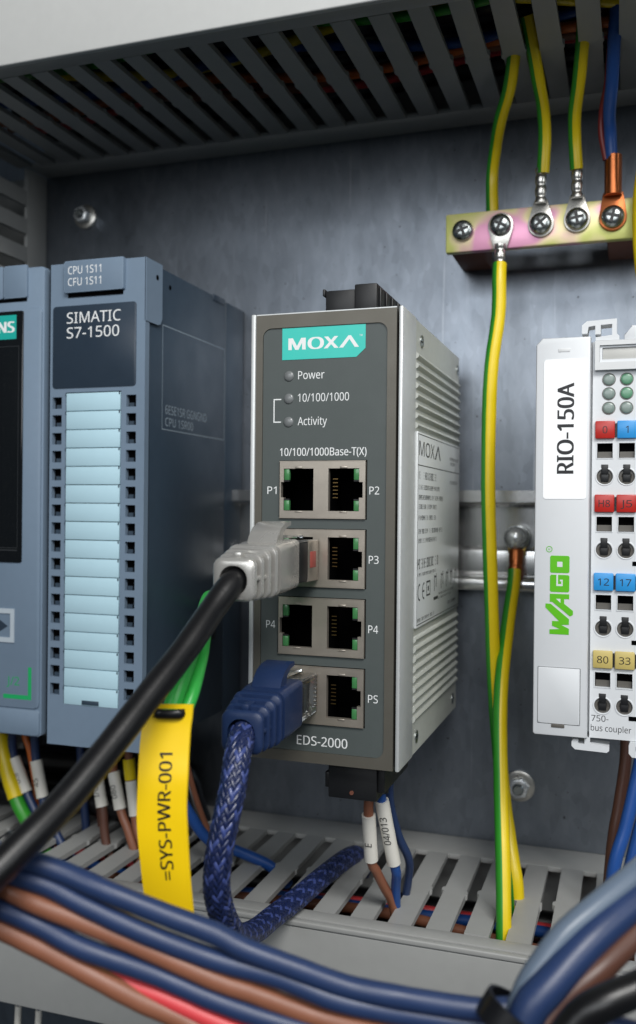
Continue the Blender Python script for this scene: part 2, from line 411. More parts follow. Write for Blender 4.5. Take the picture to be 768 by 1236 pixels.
# upper duct: slotted underside at Z=131, cover towards the viewer
XT0, XT1 = -221.2, 62.0
td = thing('wiring_duct', 'grey slotted wiring duct running across the top of the panel, seen from below', 'wiring duct', (-80, -42, 131))
fx = [-48.2-PITCH/2+PITCH*i for i in range(-16, 11)]
duct_wall(td, fx, 4.5, 131, 132.6, -12.6, -77.2, 'Z')
obj('base_strip', B().box(XT0, XT1, -12.55, -.1, 131, 132.6, .15), duct_m, td)
obj('edge_strip', B().box(XT0, XT1, -83.4, -77.25, 131, 132.6, .15), duct_m, td)
obj('base_wall', B().box(XT0, XT1, -2.2, -.15, 132.7, 190), duct_m, td)
obj('upper_wall', B().box(XT0, XT1, -83.4, -2.3, 188.4, 190), duct_m, td)
obj('cover', B().box(XT0-40, XT1, -85.6, -83.5, 130.2, 191, .5, 3).box(XT0-40, XT1, -83.45, -79.0, 132.65, 134), cover_m, td)

# left duct: slotted wall facing right at X=-221
vd = thing('wiring_duct', 'dark end of a vertical slotted wiring duct at the upper left, beside the controller', 'wiring duct', (-235, -42, -115))
fz = [113.5-PITCH/2-10.9*i for i in range(0, 20)] + [113.5-PITCH/2+10.9]
duct_wall(vd, fz, 4.6, -222.8, -221.25, -12.6, -77.2, 'X')
obj('base_strip', B().box(-222.8, -221.25, -12.55, -.1, -110, 130.9, .15), duct_m, vd)
obj('edge_strip', B().box(-222.8, -221.25, -83.4, -77.25, -110, 130.9, .15), duct_m, vd)
obj('base_wall', B().box(-262, -222.9, -2.2, -.15, -110, 130.9), duct_m, vd)
obj('outer_wall', B().box(-263.7, -262.1, -83.4, -.1, -110, 130.9), duct_m, vd)
obj('cover', B().box(-264, -221.0, -85.5, -83.5, -110, 130.1, .5, 3), cover_m, vd)

# lower duct: slotted top at Z=-111.2
ld = thing('wiring_duct', 'light grey slotted wiring duct across the bottom, wires entering its open slots', 'wiring duct', (-80, -40, -152))
lx = [-52.3+PITCH/2+PITCH*i for i in range(-17, 11)]
duct_wall(ld, lx, 4.1, -112.8, -111.2, -16.5, -71.4, 'Z')
obj('base_strip', B().box(-240, 62, -16.45, -.1, -112.8, -111.2, .15), duct_m, ld)
obj('edge_strip', B().box(-240, 62, -76.6, -71.45, -112.8, -111.2, .15), duct_m, ld)
obj('base_wall', B().box(-240, 62, -2.2, -.15, -149, -112.9), duct_m, ld)
obj('lower_wall', B().box(-240, 62, -76.6, -2.3, -150.4, -149.1), duct_m, ld)
obj('cover', B().box(-240, 62, -78.6, -76.7, -151, -113.0, .5, 3).box(-240, 62, -79.0, -76.75, -112.95, -111.4, .4, 3), duct_m, ld)

# ------------------------------------------------------------------ DIN rail
bead = [(-9.1-1.3*math.sin(math.radians(a)), -23.9+2.2*math.cos(math.radians(a))) for a in range(180, -1, -20)]
rl = B().prism([(-8, 6.8), (-8, 3.6), (-7, 3.2), (-1.6, 3.2), (-.6, 2.2), (-.6, -21.4), (-1.6, -22.4), (-7, -22.4), (-8, -22.8), (-8, -26.2)]+bead+[(-8.3, -21.3), (-4.6, -21.0), (-4.2, -20.2), (-4.2, -14.2), (-4.0, -13.2), (-2.2, -12.6), (-1.7, -11.8), (-1.7, 1.4), (-2.4, 2.1), (-8.3, 2.1), (-9.1, 3.0), (-9.1, 6.8)], -250, 62, 'X', bev=.0)
dr = obj('mounting_rail', rl, rail_m, sharp=.4); tag(dr, 'shiny zinc mounting rail running across behind the devices', 'rail')

def pan_screw(name, c, r, h, mat, parent, rot=0., d=(0, -1, 0)):
    prof = [(r*.98, 0), (r, h*.25), (r*.93, h*.6), (r*.75, h*.86), (r*.45, h*.98), (0, h)]
    s_ = obj(name, B().lathe(prof, c, d, 26), mat, parent, sharp=1.2)
    b = B()
    for a in (rot, rot+90):
        ca, sa = math.cos(math.radians(a)), math.sin(math.radians(a)); L_, W_ = r*.62, r*.14
        p = [(c[0]+ca*x-sa*z, c[2]+sa*x+ca*z) for x, z in ((-L_, -W_), (L_, -W_), (L_, W_), (-L_, W_))]
        y = c[1]-h-(.04 if a == rot else .06)
        b.prism(p, y, y+.5*h, 'Y')
    obj('cross_recess', b, dark_m, s_); return s_
def hex_bolt(name, label, c, r, parent=None):
    t = thing(name, label, 'bolt', c)
    obj('washer', B().lathe([(r*.4, 0), (r*1.45, 0), (r*1.45, 1.1), (r*1.3, 1.3), (r*.4, 1.3)], c, (0, -1, 0), 32), tin_m, t, sharp=.8)
    hx = [(c[0]+r*math.cos(math.radians(60*k+12)), c[2]+r*math.sin(math.radians(60*k+12))) for k in range(6)]
    obj('bolt_head', B().prism(hx, c[1]-4.6, c[1]-1.35, 'Y', bev=.5), steel_m, t)
    obj('shank_end', B().lathe([(r*.52, 1), (r*.52, 5.6), (r*.4, 6.1), (0, 6.1)], c, (0, -1, 0), 20), scr_m, t, sharp=.7)
    return t
hex_bolt('plate_bolt', 'steel bolt with washer on the back plate beside the lower earth wires', (-33.6, 0, -91.6), 3.5)
hex_bolt('plate_bolt', 'dim round bolt on the back plate at the upper left above the controller', (-203.0, 0, 114.0), 3.2)

# ------------------------------------------------------------------ earth bar
eb = thing('earth_bar', 'iridescent pink and yellow metal earth bar with five screws', 'earth bar', (-25, -22, 81))
obj('bar', B().box(-55.6, 9, -25, -22, 81.3, 93.5, .5), bar_m, eb)
for x in (-49.5, -2.0): obj('insulator', B().box(x-5, x+5, -21.95, -.05, 81.5, 92.0, .8), insul_m, eb)
for i, (x, z) in enumerate(((-50.1, 87.8), (-38.3, 88.2), (-26.2, 87.5), (-15.6, 88.0), (-5.3, 87.7))):
    yb = -25.0 if i == 0 else -26.25
    pan_screw('screw', (x, yb, z), 3.35, 2.2, scr_m, eb, rot=(20, 65, 40, 10, 75)[i])

def lug(parent, x, z, ztop, mat, wide=3.9, barrel=1.75, crimp=True, up=1):
    """ring lug lying on the bar with its barrel going up (+1) or down (-1)"""
    b = B(); n = 20; y0, y1 = -26.2, -25.05
    pts = [(x+wide*math.cos(math.radians(a)), z+up*wide*math.sin(math.radians(a))) for a in range(-200, 21, 12)]
    pts += [(x+barrel*1.15, z+up*(wide+3.4)), (x-barrel*1.15, z+up*(wide+3.4))]
    b.prism(pts, y0, y1, 'Y', bev=.15)
    obj('ring_lug', b, mat, parent)
    zb = z+up*(wide+2.2); zt = ztop; P = []; R = []
    for k in range(25):
        f = k/24; P.append((x, -26.9, zb+(zt-zb)*f)); R.append(barrel*(1-.17*(crimp and abs(math.sin(f*math.pi*3))**6)))
    obj('barrel', B().tube(P, R, 18, raw=True), mat, parent, sharp=1.)
def stripe_wire(name, label, pts, r, group, stripe=((0, 75), (285, 360)), cat='wire'):
    t = thing(name, label, cat, pts[-1], group)
    obj('insulation', B().tube(pts, r, 24, 1.5, stripe=stripe), [yel_m, grn_m], t, sharp=1.2); return t

G1 = 'green and yellow earth wires'
stripe_wire('earth_wire', 'green and yellow wire passing behind the earth bar, leftmost coming from the upper duct',
    [(-31.5, -46, 139), (-32.8, -43, 131), (-34.6, -38, 124.6), (-38.2, -30, 119), (-40.7, -22, 113.5), (-42.1, -18.5, 106.3), (-42, -18.5, 97), (-41.4, -18.5, 84)], 1.95, G1)
t = stripe_wire('earth_wire', 'green and yellow wire with tinned lug on the middle screw of the earth bar',
    [(-28.5, -50, 139), (-27, -45, 131), (-26, -40, 124.7), (-25.2, -33, 119.8), (-25, -29, 112.7), (-25.6, -27, 102.6)], 1.9, G1)
lug(t, -26.2, 87.5, 104.0, tin_m)
t = stripe_wire('earth_wire', 'green and yellow wire with tinned lug on the earth bar, left of the copper lug',
    [(-12.8, -50, 139), (-13.6, -45, 131), (-14.7, -40, 123.1), (-16.1, -33, 117.4), (-16.3, -29, 111.7), (-15.8, -27, 102.6)], 1.9, G1)
lug(t, -15.6, 88.0, 104.4, tin_m)
t = thing('earth_wire', 'blue wire with a copper lug on the right screw of the earth bar', 'wire', (-5.5, -27, 93))
obj('insulation', B().tube([(-4.4, -50, 139), (-5, -46, 131), (-5.6, -40, 122), (-6.4, -33, 116.2), (-6.2, -29, 111.7), (-5.8, -27, 103)], 1.8, 18), blueb_m, t, sharp=1.2)
lug(t, -5.3, 87.7, 105.5, cop_m, 4.0, 2.5, False)
t = thing('control_wire', 'thin dark red wire running down beside the blue wire to the copper lug', 'wire', (-8, -27, 104))
obj('insulation', B().tube([(-6.0, -44, 139), (-6.3, -40, 131), (-7.1, -36, 123.2), (-8.5, -30, 118.9), (-8.8, -28, 112.4), (-7.4, -27.6, 104.3)], .9, 12), M('insulation_dark_red', '7E2C2C', .42), t, sharp=1.2)
t = stripe_wire('earth_wire', 'long green and yellow wire hanging down from the lug below the earth bar',
    [(-38.3, -27, 76), (-38.3, -28, 71.6), (-38.3, -29, 60), (-39.9, -31, 44.8), (-40.4, -32, 29.6), (-40.3, -33, 7.3), (-39.7, -33, -10.8), (-39.2, -32, -25.7), (-38.4, -31, -48.1), (-37.3, -31, -63.6), (-35.1, -33, -82.9), (-33.1, -36, -94.2), (-31.1, -40, -102.3), (-29.9, -42, -107.4), (-29.2, -43, -116)], 2.15, G1, stripe=((0, 66), (285, 360)))
lug(t, -38.3, 88.2, 72.0, tin_m, up=-1)
t = thing('earth_wire', 'green and yellow wire with copper lug bolted to the mounting rail', 'wire', (-30.5, -64, -116), G1)
obj('insulation', B().tube([(-34.7, -11.5, -19.0), (-34.7, -14, -23.9), (-35.2, -22, -34.1), (-35.3, -34, -47.4), (-35.1, -40, -57.3), (-34.5, -44, -67), (-33.2, -50, -83.7), (-31.7, -57, -98.5), (-30.8, -62, -110), (-30.5, -64, -118)], 2.1, 24, 1.5, stripe=((0, 60), (266, 360))), [yel_m, grn_m], t, sharp=1.2)
P = [(-34.6, -7.5-.17*k, -12.8-.55*k) for k in range(17)]
obj('barrel', B().tube(P, [2.35*(1-.10*(k in (8, 9))) for k in range(17)], 18, raw=True), cop_m, t, sharp=1.)
obj('ring_lug', B().prism([(-37.6, -11.0), (-31.6, -11.0), (-31.8, -13.6), (-32.6, -15.4), (-36.6, -15.4), (-37.4, -13.6)], -6.6, -5.0, 'Y', bev=.3), brass_m, t)
bt = thing('rail_bolt', 'bright domed steel bolt clamping the copper lug to the mounting rail', 'bolt', (-34.6, -3.3, -9))
obj('collar', B().lathe([(0, -1.4), (4.1, -1.4), (4.1, 1.0), (3.6, 1.3), (0, 1.3)], (-34.6, -6.6, -8.6), (0, -1, 0), 30), scr_m, bt, sharp=.8)
obj('bolt_head', B().lathe([(3.7, 0), (3.8, 1.5), (3.5, 3.2), (2.6, 4.7), (1.3, 5.5), (0, 5.7)], (-34.6, -7.95, -8.5), (0, -1, 0), 30), steel_m, bt, sharp=1.4)
stripe_wire('earth_wire', 'green and yellow wire at the right edge, crossing in front of the earth bar end',
    [(9.0, -48, 139), (7.6, -42, 126), (3.6, -35, 101), (2.3, -33, 91), (2.2, -31, 81.2), (2.9, -30, 71.9), (5, -28, 57.8), (7, -24, 40), (7, -10, 15)], 2.0, G1, stripe=((150, 260),))

# ------------------------------------------------------------------ controller with display (cut by the left edge) and label module
PF = -74.0
c1 = thing('controller', 'blue-grey controller with dark display screen, cut off by the left edge', 'controller', (-192, -40, -72))
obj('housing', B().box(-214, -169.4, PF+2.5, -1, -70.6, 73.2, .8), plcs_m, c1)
obj('front_cover', B().prism(rrect(-214, -169.2, -70.3, 73.4, 1.2), PF, PF+2.45, 'Y', bev=.45), plcf_m, c1)
obj('lower_flap', B().prism(rrect(-213.5, -169.8, -69.9, -62.2, .8), PF-.45, PF-.02, 'Y', bev=.25), plcf_m, c1)
obj('raised_frame', B().prism(rrect(-213.5, -169.9, -61.7, 60.9, 1.5), PF-.45, PF-.02, 'Y', bev=.3), plcf_m, c1)
for x0, x1 in ((-213.5, -184.0), (-183.7, -175.2)):
    obj('top_flap', B().prism(rrect(x0, x1, 64.2, 74.2, .5), PF-.8, PF-.02, 'Y', bev=.25), plcf_m, c1)
obj('flap_shadow_gap', B().box(-213, -175.6, PF-.2, PF-.03, 63.2, 64.1), hole_m, c1)
scr = obj('display', B().prism(rrect(-213, -176.4, -17.2, 60.2, .6), PF-.75, PF-.47, 'Y', bev=.12), screen_m, c1)
quads('screen_border', [(-212, -177.9, 49.3, 49.45), (-178.05, -177.9, -12.6, 49.28), (-212, -177.9, -12.8, -12.62), (-212, -178, -13.6, -13.25)], scr, darkp_m, PF-.77)
obj('name_plate', B().box(-202.5, -178.9, PF-.86, PF-.76, 51.6, 59.0), teal_m, scr)
text('SIEMENS', scr, white_p, (-179.7, PF-.88, 53.7), w=20.5, h=3.3, align='R', bold=.03)
bt = obj('arrow_button', B().grid([-193, -191.6, -180.3, -178.9], [-41.9, -40.4, -33.0, -31.5], lambda x, z: -191.6 < x < -180.3 and -40.4 < z < -33.0, PF-.75, PF-.46), greyp_m, c1)
obj('arrow', B().prism([(-189, -35.2), (-186, -35.2), (-186, -34.0), (-181.4, -36.9), (-186, -39.7), (-186, -38.5), (-189, -38.5)], PF-.6, PF-.46, 'Y'), plcd_m, bt)
quads('green_corner_mark', [(-173.8, -172.6, -59.2, -49.2), (-182.8, -173.85, -59.2, -57.9)], c1, green_p, PF-.47)
text('J/2', c1, green_p, (-181.6, PF-.47, -55.0), w=4.6, h=2.6)

c2 = thing('controller_module', 'blue-grey module with a column of pale blue label strips, left of the network switch', 'controller module', (-150, -40, -72))
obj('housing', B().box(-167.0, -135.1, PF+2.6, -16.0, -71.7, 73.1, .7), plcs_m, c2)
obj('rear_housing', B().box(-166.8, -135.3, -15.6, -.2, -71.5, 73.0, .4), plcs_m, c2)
# front cover with real square windows beside the strips
hz = [31.55-5.42*i for i in range(17)]
us = [-167.1, -166.2, -162.9, -161.5, -142.4, -140.7, -137.4, -134.6]; vsx = [-72.0, 73.55]
for z in hz: vsx += [z-1.75, z+1.75]
vsx += [34.6, -59.4]
vsx = sorted(set(round(v, 3) for v in vsx))
def hole(x, z):
    if -161.5 < x < -142.4 and -59.4 < z < 34.6: return True
    if -166.2 < x < -162.9 or -140.7 < x < -137.4: return any(abs(z-q) < 1.75 for q in hz)
    return False
obj('front_cover', B().grid(us, vsx, hole, PF, PF+2.5), plcf_m, c2)
obj('window_backing', B().box(-166.4, -136.9, PF+1.6, PF+2.4, -60, 34.9), hole_m, c2)
b = B()
for z in hz:
    for x0, x1 in ((-165.3, -163.2), (-140.2, -138.6)): b.box(x0, x1, PF+.9, PF+1.55, z-1.7, z-.5)
obj('window_latches', b, plcs_m, c2)['kind'] = 'stuff'
obj('edge_tab', B().prism([(PF, 73.5), (-64.2, 73.5), (-64.2, 57.2), (-65.2, 55.4), (-67, 54.9), (PF, 54.9)], -135.0, -134.35, 'X', bev=.2), plcf_m, c2)
first = None; sp = 94.0/17
for i in range(17):
    if first is None: first = obj('label_strip', B().box(-161.2, -142.7, PF-.15, PF+1.5, 34.3-sp+.22, 34.3, .12), strip_m, c2)
    else: again(first, (0, 0, -sp*i))
first = None
for i in range(17):                       # little clips at both ends of the strips
    for x in (-161.3, -142.9):
        if first is None: first = obj('strip_clip', B().box(x-.15, x+.2, PF-.3, PF-.16, 33.6, 34.3, .04), plcs_m, c2); x00 = x
        else: again(first, (x-x00, 0, -sp*i))
obj('strip_release', B().box(-154.8, -149.0, PF-.4, PF-.2, -59.2, -57.9, .08), plcs_m, c2)
obj('name_panel', B().prism(rrect(-166.1, -137.5, 35.9, 60.7, 1.0), PF-.22, PF-.02, 'Y', bev=.1), plcd_m, c2)
text('SIMATIC', c2, white_p, (-161.2, PF-.24, 55.4), w=18.5, h=3.25)
text('S7-1500', c2, white_p, (-161.2, PF-.24, 50.9), w=18.0, h=3.25)
fl = obj('top_flap', B().prism(rrect(-161.6, -141.3, 64.4, 73.9, .4), PF-1.3, PF-.02, 'Y', bev=.25), plcf_m, c2)
obj('flap_slot', B().box(-160.8, -142.0, PF-.3, PF-.03, 63.2, 64.3), hole_m, c2)
text('CPU 1S11', fl, white_p, (-160.2, PF-1.32, 69.9), w=11.4, h=2.3)
text('CFU 1S11', fl, white_p, (-160.2, PF-1.32, 66.4), w=11.4, h=2.3)
XS = -135.08
fr = lambda y0, y1, z0, z1, t_: [(y0, y1, z1-t_, z1), (y0, y1, z0, z0+t_), (y0, y0+t_, z0+t_, z1-t_), (y1-t_, y1, z0+t_, z1-t_)]
quads('print_frame', fr(-62.6, -17.2, 24.0, 56.0, .25), c2, dimp_m, XS+.02, 'side')
text('6ESE1SR GGNGND', c2, dimp_m, (XS+.02, -60.4, 29.0), w=29, h=2.7, face='side')
text('CPU 1SR00', c2, dimp_m, (XS+.02, -60.4, 25.3), w=19, h=2.6, face='side')
for y, z, r in ((-67.4, 69.0, .8), (-58.0, 68.2, .75)):
    obj('side_hole', B().lathe([(r, -.1), (r, .05), (0, .05)], (-134.33 if y < -64 else XS, y, z), (1, 0, 0), 18), hole_m, c2)
obj('side_clip', B().box(-135.5, -134.9, -27, -17.5, 71.2, 73.4, .2), plcd_m, c2)
obj('side_groove', B().box(-135.3, -135.02, PF+3.4, PF+3.75, -70, 54), plcd_m, c2)

# ------------------------------------------------------------------ network switch
MF = -91.1; XL, XR = -93.55, -53.05; ZT, ZB = 50.26, -64.74
sw = thing('network_switch', 'dark grey network switch with aluminium sides and eight ports, teal logo plate on top', 'network switch', (-73, -50, ZB))
obj('core', B().box(-92.2, -54.75, MF+13, -14, ZB+.5, ZT-.4, .3).grid([-92.2, -86.5, -61.2, -54.75], [ZB+.5, -57, 15, ZT-.4], lambda x, z: -86.5 < x < -61.2 and -57 < z < 15, MF+2.1, MF+12.95), hole_m, sw)
# bezel with rounded opening
inn = rrect(-90.4, -57.1, -61.9, 46.75, 2.4, 8); n = len(inn)
b = B(); bm = b.bm
def ray(p):
    cx, cz = -73.75, -7.3; dx, dz = p[0]-cx, p[1]-cz; hx = (-54.75+92.2)/2; hz_ = (ZT-ZB)/2-.05
    k = min(hx/abs(dx) if dx else 1e9, hz_/abs(dz) if dz else 1e9); return (-73.475+dx*k*1.0, -7.24+dz*k)
outp = [(max(-92.2, min(-54.75, p[0])), p[1]) for p in (ray(p) for p in inn)]
for q in ((-92.2, ZT-.05), (-54.75, ZT-.05), (-92.2, ZB+.05), (-54.75, ZB+.05)):
    k = min(range(n), key=lambda i: (outp[i][0]-q[0])**2+(outp[i][1]-q[1])**2); outp[k] = q
vi = [bm.verts.new((p[0], MF, p[1])) for p in inn]; vo = [bm.verts.new((p[0], MF, p[1])) for p in outp]
vi2 = [bm.verts.new((p[0], MF+.8, p[1])) for p in inn]; vo2 = [bm.verts.new((p[0], MF+2.0, p[1])) for p in outp]
for i in range(n):
    j = (i+1) % n
    bm.faces.new((vi[i], vo[i], vo[j], vi[j])); bm.faces.new((vi[i], vi[j], vi2[j], vi2[i])); bm.faces.new((vo[i], vo2[i], vo2[j], vo[j]))
obj('bezel', b, bezel_m, sw, sharp=.5)
obj('bezel_rim', B().box(-92.2, -54.75, MF-.02, MF+.3, ZT-.04, ZT+.22), alu_m, sw)
PY = MF+.35                                    # recessed name panel
ZP = [12.2, -5.25, -22.7, -40.15]; PH = 14.3; PX0, PX1 = -85.3, -62.4
b = B(); us = [-90.35, PX0-.35, PX1+.35, -57.15]; vv = [-61.85, 46.7]
for z in ZP: vv += [z+.35, z-PH-.35]
obj('front_panel', b.grid(us, vv, lambda x, z: PX0-.35 < x < PX1+.35 and any(q-PH-.35 < z < q+.35 for q in ZP), PY, PY+.9), panel_m, sw)
obj('port_divider', B().box(-75.3, -72.9, PY+.95, MF+12.9, -56.8, 14.8), hole_m, sw)
def port_block(zt, has):
    t = obj('port_shield', B().grid([PX0, -84.95, -84.2, -76.1, -72.1, -64.0, -63.05, PX1],
        [zt-PH, zt-12.55, zt-9.15, zt-5.2, zt-1.75, zt],
        lambda x, z: (-84.2 < x < -76.1 or -72.1 < x < -64.0) and zt-12.55 < z < zt-1.75 or ((-84.95 < x < -84.2 or -64.0 < x < -63.05) and zt-9.15 < z < zt-5.2),
        PY-.55, PY+.9), shield_m, sw)
    obj('shield_lip', B().box(PX0-.1, PX1+.1, PY-.62, PY-.3, zt+.02, zt+.2).box(PX0-.1, PX1+.1, PY-.62, PY-.3, zt-PH-.2, zt-PH-.02), shield_m, t)
    for x in (-80.1, -68.1):
        obj('socket_shell', B().box(x-.95, x+.95, PY-.7, PY-.56, zt-1.72, zt-1.2, .1).box(x-.95, x+.95, PY-.7, PY-.56, zt-13.0, zt-12.6, .1), shield_m, t)
    for x0, x1 in ((-84.15, -82.75), (-65.45, -64.05)):
        for z0, z1 in ((zt-4.7, zt-1.8), (zt-12.5, zt-9.9)):
            obj('indicator', B().box(x0, x1, PY-.35, PY+.85, z0, z1, .15), ledg_m, t)
            obj('indicator_cap', B().box(x0, x1, PY-.3, PY+.6, z0-.35 if z0 > zt-6 else z1+.02, z0-.03 if z0 > zt-6 else z1+.4), dark_m, t)
    bb = B()
    for k in range(6):
        z = zt-4.5-.95*k
        bb.box(-71.2, -69.9, PY+.5, PY+.75, z, z+.22)
    obj('contact_springs', bb, gold_m, t)['kind'] = 'stuff'
for i, z in enumerate(ZP): port_block(z, i)
lb = obj('logo_plate', B().prism([(-85.1, 38.45), (-65.2, 38.45), (-62.8, 40.6), (-62.8, 46.6), (-85.1, 46.6)], PY-.12, PY-.02, 'Y'), teal2_m, sw)
text('MOX', lb, white_p, (-83.2, PY-.14, 40.95), w=13.1, h=3.0, bold=.03)
obj('lettering', B().prism([(-69.75, 40.95), (-67.3, 43.95), (-66.6, 43.95), (-64.5, 40.95), (-65.6, 40.95), (-67.0, 43.05), (-68.65, 40.95)], PY-.15, PY-.13, 'Y'), white_p, lb)
text('TM', lb, white_p, (-64.4, PY-.14, 43.6), w=.8, h=.5)
for z, s_, wd in ((33.4, 'Power', 7.1), (27.6, '10/100/1000', 13.7), (21.6, 'Activity', 7.9)):
    obj('indicator_lens', B().lathe([(1.35, -.05), (1.35, .1), (1.15, .3), (.6, .42), (0, .45)], (-83.2, PY, z+.85), (0, -1, 0), 24), led_m, sw, sharp=1.)
    text(s_, sw, white_p, (-80.7, PY-.02, z), w=wd, h=2.05)
quads('bracket_line', [(-87.4, -87.1, 22.35, 28.5), (-87.08, -85.3, 28.2, 28.5), (-87.08, -85.3, 22.35, 22.65)], sw, white_p, PY-.02)
text('10/100/1000Base-T(X)', sw, white_p, (-85.5, PY-.02, 13.75), w=23.2, h=2.0, bold=.004)
for s_, x, z in (('P1', -88.9, 3.9), ('P2', -61.45, 3.9), ('P3', -61.45, -13.4), ('P4', -88.9, -30.8), ('P4', -61.4, -30.8), ('PS', -61.3, -48.2)):
    text(s_, sw, white_p, (x, PY-.02, z), w=2.55, h=1.95)
text('EDS-2000', sw, white_p, (-80.1, PY-.02, -60.25), w=13.5, h=2.35, bold=.004)
# aluminium sides
sd = obj('side_shell', B().box(-54.1, XR, MF-.4, -76.4, ZB, ZT+.3, .35).box(-54.1, XR-.35, -76.35, -11.6, ZB, ZT+.1, .2), alu_m, sw)
obj('side_plate', B().box(XR-.34, XR-.16, -76.2, -12.2, ZB+.4, ZT-.2), alus_m, sw)
f0 = None
prof = lambda z: [(XR-.2, z-1.2), (XR+.35, z-.6), (XR+.55, z-.1), (XR+.35, z+.35), (XR-.2, z+.75)]
for z in [40.9-2.62*i for i in range(8)]+[-33.9-2.62*i for i in range(9)]:
    if f0 is None:
        bb = B(); bm = bb.bm; pr = prof(z)
        A_ = [bm.verts.new((p[0], -75.6 if 0 < k < 4 else -76.3, p[1])) for k, p in enumerate(pr)]; B_ = [bm.verts.new((p[0], -12.8, p[1])) for p in pr]
        bm.faces.new(A_); bm.faces.new(B_[::-1])
        for k in range(5): bm.faces.new((A_[k], B_[k], B_[(k+1) % 5], A_[(k+1) % 5]))
        f0 = obj('cooling_fin', bb, alus_m, sw, org=(XR, -45, z)); z00 = z
    else: again(f0, (0, 0, z-z00))
obj('side_shell', B().box(XL, -92.35, MF-.4, -11.6, ZB, ZT+.3, .3), alu_m, sw)
f0 = None
for z in [40.9-2.62*i for i in range(38)]:
    if f0 is None:
        f0 = obj('cooling_fin', B().prism([(XL+.2, z-1.1), (XL-.7, z-.55), (XL-.85, z-.1), (XL-.7, z+.35), (XL+.2, z+.8)], -84, -12.8, 'Y'), alu_m, sw, org=(XL, -45, z)); z00 = z
    else: again(f0, (0, 0, z-z00))
for y, z in ((-69.5, 45.4), (-15.0, 45.6), (-71.5, -60.4), (-18.5, -60.4)):
    sc_ = obj('side_screw', B().lathe([(0, .05), (.9, .05), (1.5, .1), (1.7, .25), (1.7, -.4)], (XR-.15, y, z), (1, 0, 0), 22), scr_m, sw, sharp=1.)
    obj('screw_slot', B().box(XR-.2, XR-.02, y-.9, y+.9, z-.18, z+.18), hole_m, sc_)
lp = obj('rating_label', B().box(XR-.15, XR+.55, -76.0, -13.4, -31.0, 20.8, .05), lab_m, sw)
LX = XR+.57
quads('label_lines', fr(-75.6, -14.0, -30.4, 20.3, .22)+[(-75.3, -14.3, 11.9, 12.15)], lp, darkp_m, LX, 'side')
text('MOX', lp, black_p, (LX, -74.3, 14.6), w=20, h=3.9, face='side', bold=-.004)
obj('lettering', B().prism([(-53.6, 14.6), (-49.6, 18.5), (-48.4, 18.5), (-45.4, 14.6), (-46.6, 14.6), (-49.1, 17.8), (-52.2, 14.6)], LX, LX+.02, 'X'), black_p, lp)
mpz = microprint(-30.5, [(15.5, 13), (14.0, 8)], 1.0)+microprint(-30, [(8.2, 12.5)], 1.1)
mpz += microprint(-74.3, [(8.4, 22)], 2.0)+microprint(-74.3, [(5.6, 27), (2.9, 33), (.4, 24), (-2.6, 22), (-6.2, 12)], 1.25)
mpz += microprint(-60, [(-6.2, 18)], 1.25)+microprint(-74.3, [(-8.7, 24)], 1.2)+microprint(-75.0, [(-15.6, 27)], 2.7)+microprint(-75, [(-17.6, 24)], .9)
mpz += microprint(-75.2, [(-29.6, 22)], .9)+microprint(-47, [(-24.6, 24), (-25.8, 20)], .6)+microprint(-33, [(-28.6, 14)], .9)
quads('small_print', mpz, lp, darkp_m, LX, 'side')
bb = B()                                       # CE mark and the row of approval symbols
def arc(cy, cz, r, a0, a1, t_):
    pts = [(cy+r*math.cos(math.radians(a)), cz+r*math.sin(math.radians(a))) for a in range(a0, a1+1, 12)]
    pts += [(cy+(r-t_)*math.cos(math.radians(a)), cz+(r-t_)*math.sin(math.radians(a))) for a in range(a1, a0-1, -12)]
    bb.prism(pts, LX, LX+.02, 'X')
arc(-72.3, -21.8, 2.3, 80, 284, .5); arc(-66.8, -21.8, 2.3, 80, 284, .5); bb.box(LX, LX+.015, -68.4, -66.3, -22.05, -21.55)
for y in (-63.6, -59.0): bb.box(LX, LX+.02, y, y+.5, -23.6, -19.4)
bb.box(LX, LX+.02, -63.05, -59.05, -19.9, -19.4).box(LX, LX+.02, -63.05, -59.05, -23.6, -23.1).box(LX, LX+.02, -61.8, -60.3, -22.2, -20.9)
for y in (-53, -43, -35, -28, -21):
    bb.box(LX, LX+.02, y, y+.6, -23.0, -18.4).box(LX, LX+.02, y+2.6, y+3.2, -22.0, -18.0).box(LX, LX+.02, y+.65, y+2.55, -19.2, -18.7)
bb.box(LX, LX+.02, -53.6, -47.5, -25.6, -24.7)
obj('approval_marks', bb, darkp_m, lp)
# terminal blocks
tb = obj('top_terminal', B().box(-67.3, -61.3, -86, -38, ZT-.3, 58.0, .4).box(-75.4, -67.4, -85, -38, ZT-.3, 57.0, .3).box(-76.1, -75.45, -85.4, -60, 55.6, 57.4, .2), dark_m, sw)
b = B()
for k in range(7): b.box(-61.25, -60.7, -84-0+k*6.2, -81.4+k*6.2, ZT+.2, 57.2, .2)
obj('terminal_ribs', b, dark_m, tb)
tb = obj('bottom_terminal', B().box(-72.8, -59.8, -87, -60, -74.2, ZB+.4, .4).box(-74.0, -72.85, -86, -62, -72.0, -68.0, .3).box(-59.75, -57.9, -86.4, -60, -72.0, ZB+.4, .3), dark_m, sw)
for x in (-64.9, -61.4): obj('wire_entry', B().cyl((x, -75, -75.2), (x, -75, -74.1), 1.6, 14), dark_m, tb)
obj('test_point', B().cyl((-66.4, -87.3, -72.4), (-66.4, -86.9, -72.4), .55, 12), insul_m, tb)
obj('rail_clip', B().box(-84, -62, -13.9, -9.3, -27, 8, .4), scr_m, sw)

